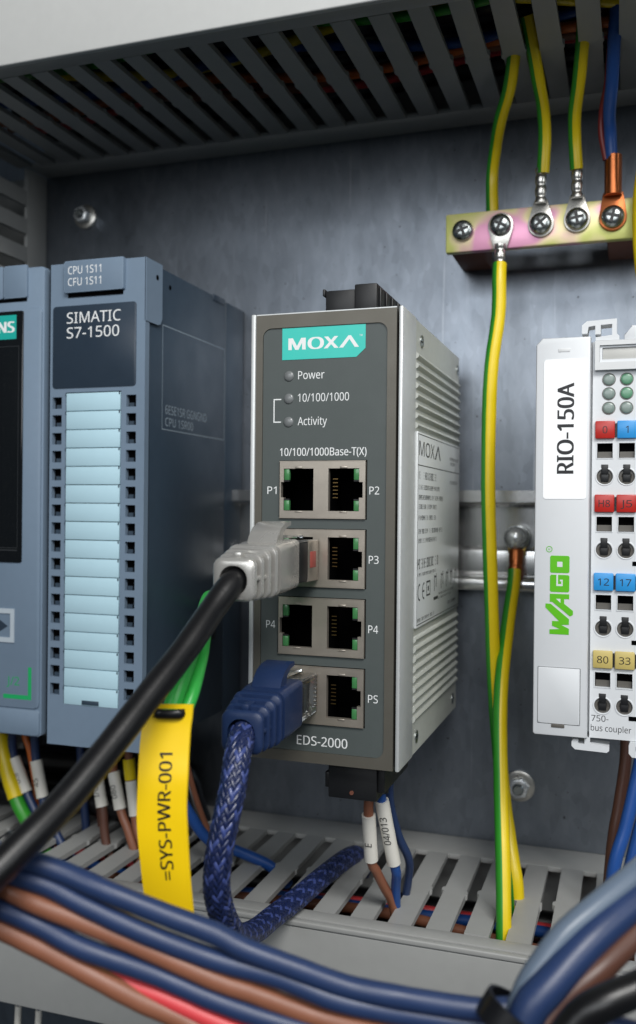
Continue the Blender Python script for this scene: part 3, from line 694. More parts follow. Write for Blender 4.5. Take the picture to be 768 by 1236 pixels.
# ------------------------------------------------------------------ remote terminal station at the right
WF = -75.0; W2 = -72.8; rc = thing('bus_coupler', 'white bus coupler with green logo and a name sticker, right of the earth wires', 'bus coupler', (-10, -40, -58))
obj('rear_housing', B().box(-21.4, 4.2, W2+1.6, -9.3, -55.5, 42.8, .5), wago2_m, rc)
cv = obj('end_cover', B().prism([(-21.0, 43.7), (-9.3, 43.7), (-9.3, -56.3), (-22.0, -56.3), (-22.5, -55.8), (-22.5, 42.0)], WF, W2+1.5, 'Y', bev=.6), wago_m, rc)
obj('cover_slot', B().box(-17.1, -14.2, WF-.14, WF+.3, 40.0, 40.9, .12), wago2_m, cv)
obj('name_sticker', B().prism(rrect(-20.5, -10.0, 3.2, 38.2, .8), WF-.12, WF-.02, 'Y'), paper_m, cv)
text('RIO-150A', cv, black_p, (-13.15, WF-.14, 9.7), w=22.4, h=4.0, up=True, bold=.018)
g = B()                                        # logo letters, written upward: u = up from the W foot, v = right
def GL(poly, lift=0.): g.prism([(-13.85-v, -30.7+u) for u, v in poly], WF-.08-lift, WF-.02, 'Y')
GL([(0, 4.7), (1.15, 4.7), (1.35, 2.2), (2.1, 4.1), (3.3, 4.1), (3.3, 2.4), (6.6, 5.75), (7.6, 5.75), (7.6, 4.5), (3.9, 0), (2.5, 0), (2.4, 1.9), (1.5, 0), (0, 0)])
GL([(4.6, -.25), (8.1, 4.1), (8.1, 4.7), (10.1, 4.7), (10.1, 0), (8.9, 0), (8.9, 1.2), (7.7, 1.2), (6.0, -.95), (5.0, -.95)])
GL([(10.6, 4.4), (10.9, 4.7), (14.6, 4.7), (14.9, 4.4), (14.9, .3), (14.6, 0), (10.9, 0), (10.6, .3)])
GL([(15.4, 4.4), (15.7, 4.7), (19.4, 4.7), (19.7, 4.4), (19.7, .3), (19.4, 0), (15.7, 0), (15.4, .3)])
lg = obj('logo', g, wg_m, cv)
gp = B()
for u0, u1, v0, v1 in ((16.9, 18.2, 1.7, 3.0), (12.1, 14.91, 2.75, 3.15), (12.1, 12.6, 1.6, 2.74), (13.3, 13.7, 1.6, 2.3), (12.62, 13.28, 1.6, 1.95)):
    gp.box(-13.85-v1, -13.85-v0, WF-.1, WF-.083, -30.7+u0, -30.7+u1)
gp.prism([(-13.85-v, -30.7+u) for u, v in ((7.9, 2.1), (8.9, 2.1), (8.9, 3.2))], WF-.1, WF-.083, 'Y')
obj('letter_gap', gp, wago_m, lg)
obj('trademark', B().lathe([(.62, 0), (.78, 0), (.78, .06), (.62, .06), (.62, 0)], (-18.8, WF-.02, -9.4), (0, -1, 0), 22), wg_m, cv)
text('R', cv, wg_m, (-18.55, WF-.06, -9.6), w=.4, h=.5, up=True)
dd = obj('service_flap', B().prism(rrect(-21.2, -11.1, -53.1, -39.1, .5), WF-.18, WF-.02, 'Y', bev=.12), wago_m, cv)
quads('flap_outline', [(-21.3, -11.0, -39.08, -38.98), (-21.35, -21.22, -53.1, -39.1), (-11.08, -10.95, -53.1, -39.1), (-21.3, -11, -53.28, -53.14)], cv, darkp_m, WF-.015)
obj('flap_notch', B().box(-17.9, -14.7, WF-.2, WF+.3, -54.1, -53.2, .08), clamp_m, cv)
# terminal front
CXS = (-5.75, -.55); ROWS = [(22.7, 'r1'), (4.4, 'r2'), (-15.1, 'r3'), (-34.4, 'r4')]
us = [-8.8, 4.2]; vv = [-56.4, 42.6]
for cx in CXS: us += [cx-1.85, cx+1.85, cx-2.35, cx+2.35]
holes = []; rings = []
for zt, _ in ROWS:
    vv += [zt-5.5, zt-9.2, zt-11.2, zt-16.4]
    for cx in CXS: holes.append((cx-1.85, cx+1.85, zt-9.2, zt-5.5)); holes.append((cx-2.35, cx+2.35, zt-16.4, zt-11.2))
fp = obj('terminal_front', B().grid(us, vv, lambda x, z: any(a < x < b and c < z < d for a, b, c, d in holes), W2, W2+1.5), wago_m, rc)
obj('terminal_backing', B().box(-8.5, 4.0, W2+1.5, W2+1.58, -55, 20), hole_m, rc)
for zt, _ in ROWS:
    for cx in CXS:
        cz = zt-13.8
        obj('clamp_ring', B().ring(cx, cz, 2.35, 2.6, 1.95, W2, W2+1.3).lathe([(1.96, -.05), (1.96, .1), (2.12, .16), (2.28, .1), (2.3, -.05)], (cx, W2, cz), (0, -1, 0), 32), wago_m, fp, sharp=.7)
        cl = obj('spring_clamp', B().lathe([(1.9, 0), (1.9, .5), (1.3, .62), (.9, .3), (0, .3)], (cx, W2+1.1, cz), (0, -1, 0), 24), clamp_m, fp, sharp=.5)
        obj('release_slot', B().box(cx-.85, cx+.85, W2-.16, W2+.6, cz+.6, cz+3.0, .1), dark_m, cl)
        obj('wire_hole', B().box(cx-.95, cx+.95, W2+.2, W2+.55, cz-1.3, cz+.9, .2), dark_m, cl)
        obj('hole_step', B().box(cx-1.7, cx+1.7, W2+.9, W2+1.45, zt-9.1, zt-7.6), clamp_m, fp)
        obj('hole_frame', B().grid([cx-2.05, cx-1.85, cx+1.85, cx+2.05], [zt-9.4, zt-9.2, zt-5.5, zt-5.3], lambda x, z, cx=cx, zt=zt: abs(x-cx) < 1.85 and zt-9.2 < z < zt-5.5, W2-.14, W2-.01), wago_m, fp)
for (zt, rn), cs, tx in zip(ROWS, ((mred_m, mblu_m), (mred_m, mred_m), (mblu_m, mblu_m), (mtan_m, mtan_m)), (('0', '1'), ('H8', 'J5'), ('12', '17'), ('80', '33'))):
    for cx, mm, s_ in zip(CXS, cs, tx):
        mk = obj('marker_tile', B().box(cx-2.35, cx+2.35, W2-.95, W2-.02, zt-4.4, zt, .3), mm, rc)
        text(s_, mk, black_p, (cx, W2-.97, zt-3.1), w=None if len(s_) == 1 else 2.7, h=1.75, align='C')
        obj('marker_gap', B().box(cx+2.4, cx+2.75, W2-.3, W2-.03, zt-4.0, zt-.6), dark_m, mk)
for i, z in enumerate((33.0, 29.5, 25.9)):
    for j, cx in enumerate((-4.95, -.75)):
        ln = obj('status_lens', B().lathe([(1.4, -.2), (1.4, .12), (1.2, .25), (.7, .3), (0, .32)], (cx, W2, z), (0, -1, 0), 26), lensg_m if j and i < 2 else lens_m, rc, sharp=1.)
        obj('lens_rim', B().lathe([(1.45, 0), (1.62, 0), (1.62, .1), (1.45, .1), (1.45, 0)], (cx, W2-.01, z), (0, -1, 0), 26), clamp_m, ln)
hd = obj('header_frame', B().grid([-8.3, -7.2, 4.1], [35.3, 37.2, 41.4, 42.55], lambda x, z: -7.2 < x and 37.2 < z < 41.4, W2-1.5, W2-.02), wago2_m, rc)
obj('header_label', B().box(-6.5, 4.0, W2-.5, W2-.03, 38.0, 40.8, .15), M('header_grey', 'BDBDB9', .5), hd)
obj('inner_frame', B().grid([-7.15, -6.55, 4.0], [37.25, 37.95, 40.85, 41.35], lambda x, z: -6.55 < x and 37.95 < z < 40.85, W2-.9, W2-.04), wago_m, hd)
hk = B().prism([(-11.5, 44.5), (-11.5, 46.6), (-10.3, 47.6), (-3.2, 47.9), (-3.2, 44.2), (-2.6, 43.6), (-2.6, 42.65), (-8.2, 42.65), (-8.2, 43.5), (-4.3, 43.9), (-4.3, 46.6), (-7.0, 46.5), (-7.0, 44.2), (-8.3, 44.2), (-8.3, 46.4), (-9.9, 46.2), (-10.2, 44.5)], W2-1.2, W2+4, 'Y')
obj('release_tab', hk, wago_m, rc)
obj('release_tab', B().prism([(-1.4, 43.9), (.2, 45.3), (.2, 46.0), (4.1, 46.2), (4.1, 42.65), (-1.4, 42.65)], W2-1.0, W2+4, 'Y', bev=.2), wago_m, rc)
obj('foot_hook', B().prism([(-13.0, -57.6), (-13.0, -58.7), (-12.2, -59.5), (-4.6, -59.7), (-4.0, -59.2), (-4.0, -58.2), (-8.6, -57.9), (-8.6, -56.45), (-9.9, -56.45), (-9.9, -58.0), (-11.4, -57.9), (-11.4, -57.0), (-12.6, -57.0)], W2-.8, W2+5, 'Y'), wago_m, rc)
obj('foot_hook', B().prism([(.6, -57.4), (.6, -59.4), (1.4, -60.3), (4.1, -60.4), (4.1, -59.0), (2.2, -58.9), (2.2, -57.6), (4.1, -57.5), (4.1, -56.5), (.9, -56.5)], W2-.8, W2+5, 'Y'), wago_m, rc)
for z in (-12.1, -31.6, -50.4): obj('key_slot', B().box(.5 if z < -40 else 1.0, 4.0, W2-.08, W2-.01, z-1.1, z), hole_m, rc)
text('750-', rc, black_p, (-8.35, W2-.02, -52.2), w=4.1, h=1.5)
text('bus coupler', rc, black_p, (-8.45, W2-.02, -54.6), w=9.6, h=1.5)
obj('orange_release', B().box(2.4, 4.0, W2-.4, W2-.02, -28.8, -22.5, .2), org_m, rc)

# ------------------------------------------------------------------ patch cables
def patch(name, label, cz, front, rear, bm_, ridge, tabm, cable):
    t = thing(name, label, 'patch cable', (-80.1, rear, cz-3))
    X0 = -80.15
    pl = obj('clear_plug', B().loft([(-90.2, X0, cz+.8, 3.85, 4.0, .4), (-92.0, X0, cz+.8, 5.75, 4.9, .5), (front, X0, cz+.6, 5.75, 5.2, .5)]), clear_m, t)
    b = B()
    for k in range(8): b.box(X0+2.0, X0+5.6, -91.8, -91.1, cz+4.5-k*1.02, cz+4.85-k*1.02)
    obj('contacts', b, gold_m, pl)['kind'] = 'stuff'
    if ridge:
        obj('plug_collar', B().box(X0-5.8, X0+5.8, front+.1, front+6.6, cz-4.5, cz+5.3, .4), dark_m, pl)
        obj('plug_shield', B().box(X0-5.85, X0+5.85, front+6.65, -91.9, cz-4.7, cz+5.6, .4), shield_m, pl)
    else:
        obj('plug_core', B().box(X0-4.0, X0+4.0, front+.3, front+3.4, cz-3.2, cz+3.6, .4), bm_, pl)
        gb = B()
        for k in range(8): gb.box(X0-3.7+k*1.02, X0-3.2+k*1.02, front+4.2, -92.5, cz+4.0, cz+4.5)
        obj('contact_blades', gb, brass_m, pl)['kind'] = 'stuff'
    # moulded boot: smooth collar, then ribs
    secs = [(front+.02, X0, cz+.4, 5.9, 5.5, 1.0), (front-.6, X0, cz+.3, 6.1, 5.8, 1.3), (front-9, X0, cz-.4, 6.0, 5.9, 1.6), (front-12, X0, cz-.7, 5.9, 5.8, 2.0)]
    y = front-12.0; L_ = (y-rear)
    for k in range(4):
        f = k/4; hw = 5.9-1.4*f; hh = 5.8-1.6*f; c = cz-.7-1.5*f; st = L_/4
        secs += [(y-.03, X0, c, hw-1.9, hh-1.9, 1.3), (y-st*.56, X0, c-.1, hw-1.9, hh-1.9, 1.3), (y-st*.58, X0, c-.1, hw-.1, hh-.1, 1.9), (y-st*.66, X0, c-.1, hw+.12, hh+.12, 2.0), (y-st*.92, X0, c-.2, hw+.05, hh+.05, 2.0), (y-st*.99, X0, c-.2, hw-.15, hh-.15, 1.9)]
        y -= st
    secs += [(rear-.3, X0, cz-2.2, 4.3, 4.0, 2.0), (rear-.3, X0, cz-2.2, 3.3, 3.2, 3.1), (rear+3, X0, cz-2.0, 3.2, 3.1, 3.0)]
    bt = obj('boot', B().loft(secs, 12), bm_, t, sharp=.7)
    # spine joining the ribs on top, and the curved latch guard
    obj('rib_spine', B().box(X0-1.0, X0+1.0, rear+1.5, front-11, cz+2.2, cz+3.9, .3).box(X0+3.4, X0+4.9, rear+1.5, front-11, cz-2.2, cz-1.2, .3), bm_, bt)
    pr_ = [(front-9.5, cz+5.2), (front-8.4, cz+7.0), (front-6.2, cz+8.9), (front-3.2, cz+10.0), (front+.2, cz+10.3), (front+.3, cz+9.4), (front-2.6, cz+8.9), (front-4.6, cz+7.7), (front-5.6, cz+5.2)]
    obj('latch_guard', B().prism([(p[0], p[1]) for p in pr_], X0-3.7, X0+3.7, 'X', bev=.35), tabm, bt)
    obj('latch', B().prism([(front+.5, cz+6.2), (front+.5, cz+7.0), (-92, cz+6.6), (-92, cz+5.9)], X0-1.6, X0+1.6, 'X'), clear_m, pl)
    return t
t1 = patch('patch_cable', 'black network cable with grey metallic ribbed plug in the second row of ports', -13.2, -106.6, -131.5, boot_m, True, boot_m, None)
obj('red_patch', B().box(-80.15+5.87, -80.15+5.95, -98.6, -94.2, -14.4, -10.4, .03), M('faded_red', 'A8534A', .5), t1)
cab = [(-80.1, -124, -15.2), (-80.2, -131, -15.6), (-81.9, -137, -20.4), (-83.8, -146.2, -28), (-86.4, -156.6, -35.9), (-88.9, -167, -43.8), (-91.3, -176.3, -50.4), (-93.7, -184.5, -55.4), (-97, -193, -60.5), (-104, -204, -66)]
obj('sheath', B().tube(cab, 2.8, 28, 1.5), blackc_m, t1, sharp=1.2)
t2 = patch('patch_cable', 'navy blue braided network cable with blue plug in the lowest row of ports', -47.2, -103.3, -126.5, bboot_m, None, bboot_m, None)
cab2 = [(-80.1, -119, -49.0), (-79.9, -126, -49.3), (-78.6, -132.0, -52.6), (-78.1, -135.8, -59.1), (-79, -137.3, -65.7), (-80.2, -137.7, -72.7), (-81.3, -136, -80.5), (-82.0, -130.5, -89), (-84.0, -119.5, -97.5), (-86.5, -103.5, -104.2), (-87.3, -88, -107.0), (-85.9, -74, -107.7), (-83.6, -54.9, -107.6), (-82.0, -36, -109), (-82.2, -24, -113.5), (-84, -14, -122)]
obj('core', B().tube(cab2, 2.55, 24, 1.5), M('braid_core', '1A2850', .5), t2, sharp=1.2)
def braid(pts, R, NC, pitch, hw, th):
    P = smooth(pts, .55); T = []; n = len(P)
    for i in range(n): T.append((P[min(i+1, n-1)]-P[max(i-1, 0)]).normalized())
    a = Vector((-1, 0, 0)); a = (a-T[0]*a.dot(T[0])).normalized(); A = []; s_ = [0]
    for i in range(n):
        a = (a-T[i]*a.dot(T[i])).normalized(); A.append(a.copy())
        if i: s_.append(s_[-1]+(P[i]-P[i-1]).length)
    bm = bmesh.new()
    for d in (1, -1):
        for k in range(NC):
            prev = None
            for i in range(n):
                th0 = 2*math.pi*(k/NC+d*s_[i]/pitch)
                m_ = 2*NC*s_[i]/pitch
                ww = math.sin(math.pi/2*m_+math.pi*k+math.pi/4) if d > 0 else -math.sin(-math.pi/2*m_+math.pi*k+math.pi/4)
                rr = R+.17*ww
                bv = T[i].cross(A[i]); ring = []
                for sg, lift in ((-1, -.10), (-.5, .07), (.5, .07), (1, -.10)):
                    an = th0+sg*hw/R
                    ring.append(bm.verts.new(P[i]+(A[i]*math.cos(an)+bv*math.sin(an))*(rr+lift+th)))
                if prev:
                    for q in range(3):
                        f = bm.faces.new((prev[q], prev[q+1], ring[q+1], ring[q])); f.material_index = 1 if (k+2*(d > 0)) % 4 == 0 else 0
                prev = ring
    b = B(); b.bm.free(); b.bm = bm; return b
obj('braid_sleeve', braid(cab2[1:], 2.72, 16, 28.0, .48, .02), [braid_m, braid_glint_m], t2, sharp=1.5)

# green bus cables and the yellow tag tied to them
for nm, lab, pts in (('bus_cable', 'bright green cable going behind the yellow tag, nearer of the pair', [(-91.0, -141, -70), (-90.8, -143, -58), (-89.9, -143, -45.3), (-88.9, -140.8, -38.9), (-88.9, -135.5, -32.9), (-91.1, -126.5, -28), (-96.2, -112.4, -24.6), (-103.9, -93.9, -23.4), (-118, -62, -27), (-133.5, -33, -33)]),
                     ('bus_cable', 'green cable behind the yellow tag, farther one of the pair', [(-90.5, -139, -62), (-90.0, -141, -55), (-88.4, -141.2, -46.5), (-86.8, -138, -39.8), (-88.6, -130, -33.7), (-92.4, -120.0, -29.9), (-98.6, -106, -27.4), (-107, -88, -28.5), (-120, -58, -33), (-133.5, -33, -41)])):
    t = thing(nm, lab, 'cable', pts[0], 'green bus cables')
    obj('sheath', B().tube(pts, 1.8 if 'nearer' in lab else 1.5, 22, 1.5), grc_m, t, sharp=1.2)
    obj('plug', B().box(-135.0, -131.5, pts[-1][1]-3.2, pts[-1][1]+3.4, pts[-1][2]-3, pts[-1][2]+3, .5), dark_m, t)
tg = thing('cable_tag', 'yellow plastic tag lettered =SYS-PWR-001 hanging on the green cables', 'cable tag', (-87, -149, -81))
Lp = smooth([(-89.6, -148.1, -39.3), (-91.5, -148.6, -42.0), (-92.1, -149.1, -44.4), (-92.1, -150.1, -49.1), (-91.8, -151.1, -55.1), (-91.8, -151.4, -61.2), (-91.4, -151.2, -67.2), (-90.9, -149.8, -77.2), (-90.4, -148.7, -83)], 1.0)
Rp = smooth([(-82.6, -145.8, -39.4), (-82.7, -145.9, -42.0), (-82.9, -146.2, -44.3), (-82.8, -147, -49), (-82.5, -148, -53.7), (-82.6, -148.2, -58.6), (-82.5, -148, -63.2), (-82.3, -146.9, -73.8), (-81.9, -145.7, -83)], 1.0)
def samp(P_, z):
    for p, q in zip(P_, P_[1:]):
        if p.z >= z >= q.z: return p.lerp(q, (p.z-z)/max(1e-6, p.z-q.z))
    return P_[0] if z > P_[0].z else P_[-1]
zs = [-39.35-.9*i for i in range(49)]; us_ = [0, .16, .28, .72, .84, 1]
b = B(); bm = b.bm; F_ = []; K_ = []
for z in zs:
    l, r = samp(Lp, z), samp(Rp, z)
    F_.append([bm.verts.new(l.lerp(r, u)+Vector((0, -.35*math.sin(math.pi*u), 0))) for u in us_]); K_.append([bm.verts.new(l.lerp(r, u)+Vector((.05, .55-.35*math.sin(math.pi*u), 0))) for u in us_])
op = lambda i, k: i in (1, 2) and 1 <= k <= 3
for i in range(len(zs)-1):
    for k in range(5):
        if op(i, k): continue
        bm.faces.new((F_[i][k], F_[i][k+1], F_[i+1][k+1], F_[i+1][k])); bm.faces.new((K_[i][k], K_[i+1][k], K_[i+1][k+1], K_[i][k+1]))
    bm.faces.new((F_[i][0], F_[i+1][0], K_[i+1][0], K_[i][0])); bm.faces.new((F_[i][5], K_[i][5], K_[i+1][5], F_[i+1][5]))
for k in range(5):
    bm.faces.new((F_[0][k], K_[0][k], K_[0][k+1], F_[0][k+1])); bm.faces.new((F_[-1][k], F_[-1][k+1], K_[-1][k+1], K_[-1][k]))
tp = obj('tag_plate', b, tag_m, tg, sharp=.9)
l, r = samp(Lp, -41.2), samp(Rp, -41.2)
obj('tie_strap', B().tube([l.lerp(r, .2)+Vector((0, 1.5, 0)), l.lerp(r, .22)+Vector((0, -.6, 0)), l.lerp(r, .35)+Vector((0, -1.0, 0)), l.lerp(r, .65)+Vector((0, -1.0, 0)), l.lerp(r, .78)+Vector((0, -.6, 0)), l.lerp(r, .8)+Vector((0, 1.5, 0))], 1.0, 14, .5, ref=(0, 0, 1), flat=(1.0, .6)), tie_m, tg, sharp=1.)
tl = text('=SYS-PWR-001', tp, black_p, (0, 0, 0), w=25.2, h=2.5, up=True, bold=.008)
to_ = ORG[tl.name]; base = Vector((0, 0, -74.0))
for v in tl.data.vertices:                     # bend the print onto the tag
    px, pz = v.co.x/S, v.co.z/S; z = -74.0+pz; l, r = samp(Lp, z), samp(Rp, z)
    wd = (r-l).length; u = .70+px/wd
    q = l.lerp(r, u)+Vector((0, -.35*math.sin(math.pi*u)-.07, 0)); v.co = q*S
tl.location = -ORG[tp.name]*S

# ------------------------------------------------------------------ wires under the controllers
def plain_wire(label, pts, r, mat, marker=None, mtxt='', mk2=None, group=None, name='control_wire'):
    t = thing(name, label, 'wire', pts[-1], group)
    obj('insulation', B().tube(pts, r, 16, 1.5), mat, t, sharp=1.2)
    if marker:
        a, c = Vector(marker[0]), Vector(marker[1])
        s_ = obj('marker_sleeve', B().tube([a, a.lerp(c, .5), c], r+.55, 18, 2), mk2 or sleeve_m, t, sharp=1.2)
        if mtxt:
            d = (c-a); ln = text(mtxt, s_, black_p, a.lerp(c, .66)+Vector((.95, -(r+.66), 0)), h=1.9, up=True)
            zv = (a-c).normalized(); yv = Vector((0, 1, 0)); yv = (yv-zv*yv.dot(zv)).normalized(); xv = yv.cross(zv)
            ln.rotation_euler = Matrix((xv, yv, zv)).transposed().to_euler()
    return t
t = thing('earth_wire', 'thick wire at the lower left with a yellow sleeve and green insulation', 'wire', (-181, -52, -118))
obj('insulation', B().tube([(-208.4, -45, -71.5), (-204.1, -46, -86.3), (-197.4, -48, -100.1), (-189.8, -50, -108.5), (-181.1, -52, -118)], 2.4, 18), grn_m, t, sharp=1.2)
obj('sleeve', B().tube([(-207.2, -45, -74), (-204.1, -46, -86.3), (-197.6, -48, -99.6)], 2.8, 18), yel_m, t, sharp=1.2)
plain_wire('blue wire with a white marker sleeve, nearest the yellow sleeved wire', [(-201.2, -45, -70.8), (-201.1, -45, -85.7), (-194.5, -46, -98.4), (-189.7, -47, -105.2), (-182.3, -48, -118)], 1.5, blue_m, [(-200.7, -45, -87), (-194.8, -46, -98)], '0:5')
plain_wire('blue wire with a white marker sleeve, below the seam between the two controllers', [(-192.4, -45, -70.8), (-192, -45, -85.4), (-188.1, -46, -99.7), (-184.7, -47, -106.1), (-176, -48, -118)], 1.5, blue_m, [(-191.8, -45, -87), (-188.3, -46, -99)], '45')
plain_wire('brown wire with white marker sleeve reading I/O under the label module', [(-168.8, -45, -71), (-168.1, -45, -88.1), (-164.8, -46, -99.9), (-163.2, -47, -109), (-160, -48, -118)], 1.5, brnd_m, [(-168.0, -45, -88.5), (-165.0, -46, -99.5)], 'I/O')
plain_wire('brown wire with white marker sleeve printed 080, left of the yellow tag', [(-161.8, -45, -71), (-161.5, -45, -87.4), (-157.9, -46, -99.9), (-154.5, -47, -106), (-149.2, -48, -118)], 1.5, brn_m, [(-161.4, -45, -87.8), (-158.1, -46, -99.5)], '080')
t = plain_wire('brown wire with yellow and white sleeves, partly behind the yellow tag', [(-155.9, -45, -71), (-155.6, -45, -83.5), (-152.9, -46, -99.9), (-150.5, -47, -107.4), (-144, -48, -118)], 1.4, brn_m, [(-154.6, -45.3, -90), (-152.6, -46, -101)])
obj('sleeve', B().tube([(-155.7, -45, -83), (-154.7, -45.3, -89.6)], 2.0, 16), yel_m, t, sharp=1.2)
plain_wire('short orange wire stub under the display controller', [(-201, -42, -70.8), (-198.6, -42, -80), (-195.8, -42, -88), (-192, -40, -118)], 1.1, org_m)
plain_wire('blue wire sweeping from the tag into a slot of the lower duct', [(-139, -58, -70.8), (-134, -60, -80.5), (-127.6, -58, -92.5), (-122.4, -54, -102.4), (-114.1, -48, -107.5), (-105.5, -45, -111.6), (-100, -42, -118)], 1.7, blueb_m)
plain_wire('thin brown wire behind the blue sweeping wire', [(-134, -50, -72), (-131.0, -48, -88), (-127, -46, -101), (-122, -45, -110), (-119, -44, -118)], .9, brn_m)
for x, mm, lab in ((-183, blue_m, 'dark blue wire hanging in the gap below the display controller'), (-176.5, brnd_m, 'dark brown wire hanging in the gap behind the black cable'), (-147.5, blue_m, 'dark blue wire in shade behind the yellow tag')):
    plain_wire(lab, [(x-2, -30, -71), (x, -31, -90), (x+2, -32, -104), (x+4, -33, -118)], 1.5, mm)
# wires under the switch
plain_wire('brown wire with white marker sleeve under the network switch', [(-65.0, -75, -73.5), (-65.1, -75, -76.9), (-65.2, -75, -81.6), (-65.3, -71.5, -95.2), (-64.5, -70, -98), (-63, -66, -104.2), (-61.6, -62.5, -109.5), (-60.6, -60, -118)], 1.35, brn_m, [(-65.2, -75, -81.6), (-65.3, -71.4, -95)], 'E')
plain_wire('blue wire with long white marker sleeve under the network switch', [(-61.4, -75, -73.5), (-61.9, -75, -76), (-59.4, -69, -96.5), (-59.2, -67.5, -99.5), (-60.2, -64, -105), (-61.4, -58, -118)], 1.35, blueb_m, [(-61.7, -74.6, -77.5), (-59.5, -69.2, -96)], '04/013')
plain_wire('plain blue wire rising behind the white sleeves under the network switch', [(-61.8, -66, -74), (-61.8, -65, -81.3), (-60.0, -62, -91.1), (-58.0, -58, -98.6), (-58.9, -54, -105.5), (-61.5, -50, -118)], 1.2, blue_m)
# wires at the right, entering the lower duct
plain_wire('bright blue wire at the right under the bus coupler, nearest the viewer', [(4.6, -44, -50), (4.1, -45, -65.1), (2.6, -46, -74.1), (0, -48, -86.2), (-2.9, -50, -97.2), (-4.6, -50, -118)], 1.75, blueb_m)
plain_wire('blue wire at the right frame edge behind the grey wire bundle', [(8.5, -39, -55), (7.5, -40, -71.8), (4.9, -42, -83), (2.2, -44, -94.2), (.4, -45, -104), (-.6, -46, -118)], 1.75, blueb_m)
plain_wire('dark brown wire hanging below the bus coupler foot hook', [(1.2, -29, -50), (.1, -30, -63.1), (-.2, -32, -72.3), (-1.7, -34, -83.9), (-3.4, -36, -95.3), (-5.0, -38, -118)], 1.7, brnd_m)

# ------------------------------------------------------------------ wires lying inside the ducts
def duct_wire(label, y, z, amp, mat, r, x0=-215, x1=60, ph=0., zi=0.):
    pts = []
    for k in range(24):
        x = x0+(x1-x0)*k/23; pts.append((x, y+amp*math.sin(k*.55+ph), z+zi*math.sin(k*.8+ph*2)))
    t = thing('duct_wire', label, 'wire', (x0, y, z)); obj('insulation', B().tube(pts, r, 12, 3), mat, t, sharp=1.2)
for k, (lab, y, z, a, mm, r) in enumerate((('blue wire lying inside the upper duct', -47, 139.5, 5, blueb_m, 1.6), ('orange wire lying inside the upper duct', -41, 137.0, 4, org_m, 1.5), ('brown wire lying inside the upper duct', -34, 138.5, 5, brn_m, 1.6),
    ('yellow wire lying inside the upper duct', -58, 138.5, 9, yel_m, 1.5), ('navy wire lying inside the upper duct', -66, 140.5, 3, blue_m, 1.7), ('green wire lying inside the upper duct', -69, 136.5, 3, grn_m, 1.4), ('dark red wire lying inside the upper duct', -26, 141, 5, red_m, 1.4))):
    duct_wire(lab, y, z, a, mm, r, ph=k*1.3, zi=1.0)
for k, (lab, y, z, a, mm, r) in enumerate((('blue wire lying inside the lower duct', -36, -121, 4, blueb_m, 1.7), ('brown wire lying inside the lower duct', -43, -120, 3, brn_m, 1.7), ('yellow wire lying inside the lower duct', -50, -123, 4, yel_m, 1.5),
    ('grey wire lying inside the lower duct', -56, -120, 3, grywire_m, 1.6), ('navy wire lying inside the lower duct', -63, -121, 3, blue_m, 1.8), ('green wire lying inside the lower duct', -68.5, -119.5, 2, grn_m, 1.4), ('orange wire lying inside the lower duct', -67, -125, 3, org_m, 1.7), ('dark red wire lying inside the lower duct', -28, -123, 4, red_m, 1.5))):
    duct_wire(lab, y, z-3.5, a, mm, r, x0=-235, ph=k*1.7, zi=1.0)
for k in range(12):  # made-up black cables, added only to darken the inside of both ducts
    up_ = k < 6; y = -9-10.5*(k % 6)
    z = (145.5+1.5*(k % 2)) if up_ else (-133.0-1.5*(k % 2)); pts = [(-214+30.2*q, y+1.6*math.sin(q*.9+k), z+.8*math.sin(q*1.3+k)) for q in range(10)]
    t = thing('added_dark_filler', 'added black cable darkening the space behind the coloured wires in the '+('upper' if up_ else 'lower')+' duct', 'cable', pts[0], 'added dark cables in the '+('upper' if up_ else 'lower')+' duct')
    obj('sheath', B().tube(pts, 4.2, 12, 6), blackc_m, t, sharp=1.2)
for k, (y, z) in enumerate(((-9, -106), (-9.5, -96.5), (-18.5, -105.5), (-27.5, -106), (-18, -96))):  # invented black cables that stand in for the deep shade under the controllers
    pts = [(-219, y, z), (-190, y+1, z+.6), (-172, y, z-.4), (-160, y-1, z), (-152, y-2, z-1.5), (-146, y-5, -109), (-142, y-6 if y > -20 else y, -118)]
    t = thing('added_shade_cable', 'added black cable standing in for the shade behind the controller wires', 'cable', pts[0], 'added black cables for the shade behind the controller wires')
    obj('sheath', B().tube(pts, 4.3 if k < 4 else 4.0, 14, 4), blackc_m, t, sharp=1.2)
for k in range(4):  # more invented black cables, put here to make the gap below look dark
    pts = [(-235+40*q, -8-10*k+1.5*math.sin(q*1.1+k), -158-2.5*k+1.2*math.sin(q*.8+2*k)) for q in range(8)]
    t = thing('added_shade_cable', 'added black cable that darkens the gap below the lower duct', 'cable', pts[0], 'added black cables darkening the gap below the lower duct')
    obj('sheath', B().tube(pts, 5.0, 14, 5), blackc_m, t, sharp=1.2)
for x, lab in ((-181, 'white sleeved wire below the lower duct at the corner, left one'), (-173.4, 'white sleeved wire below the lower duct at the corner, right one')):
    plain_wire(lab, [(x, -66, -151.2), (x, -68, -157), (x-2, -66, -176), (x-5, -60, -200)], .5, blue_m, [(x, -68, -157.5), (x-1.2, -67, -168)])

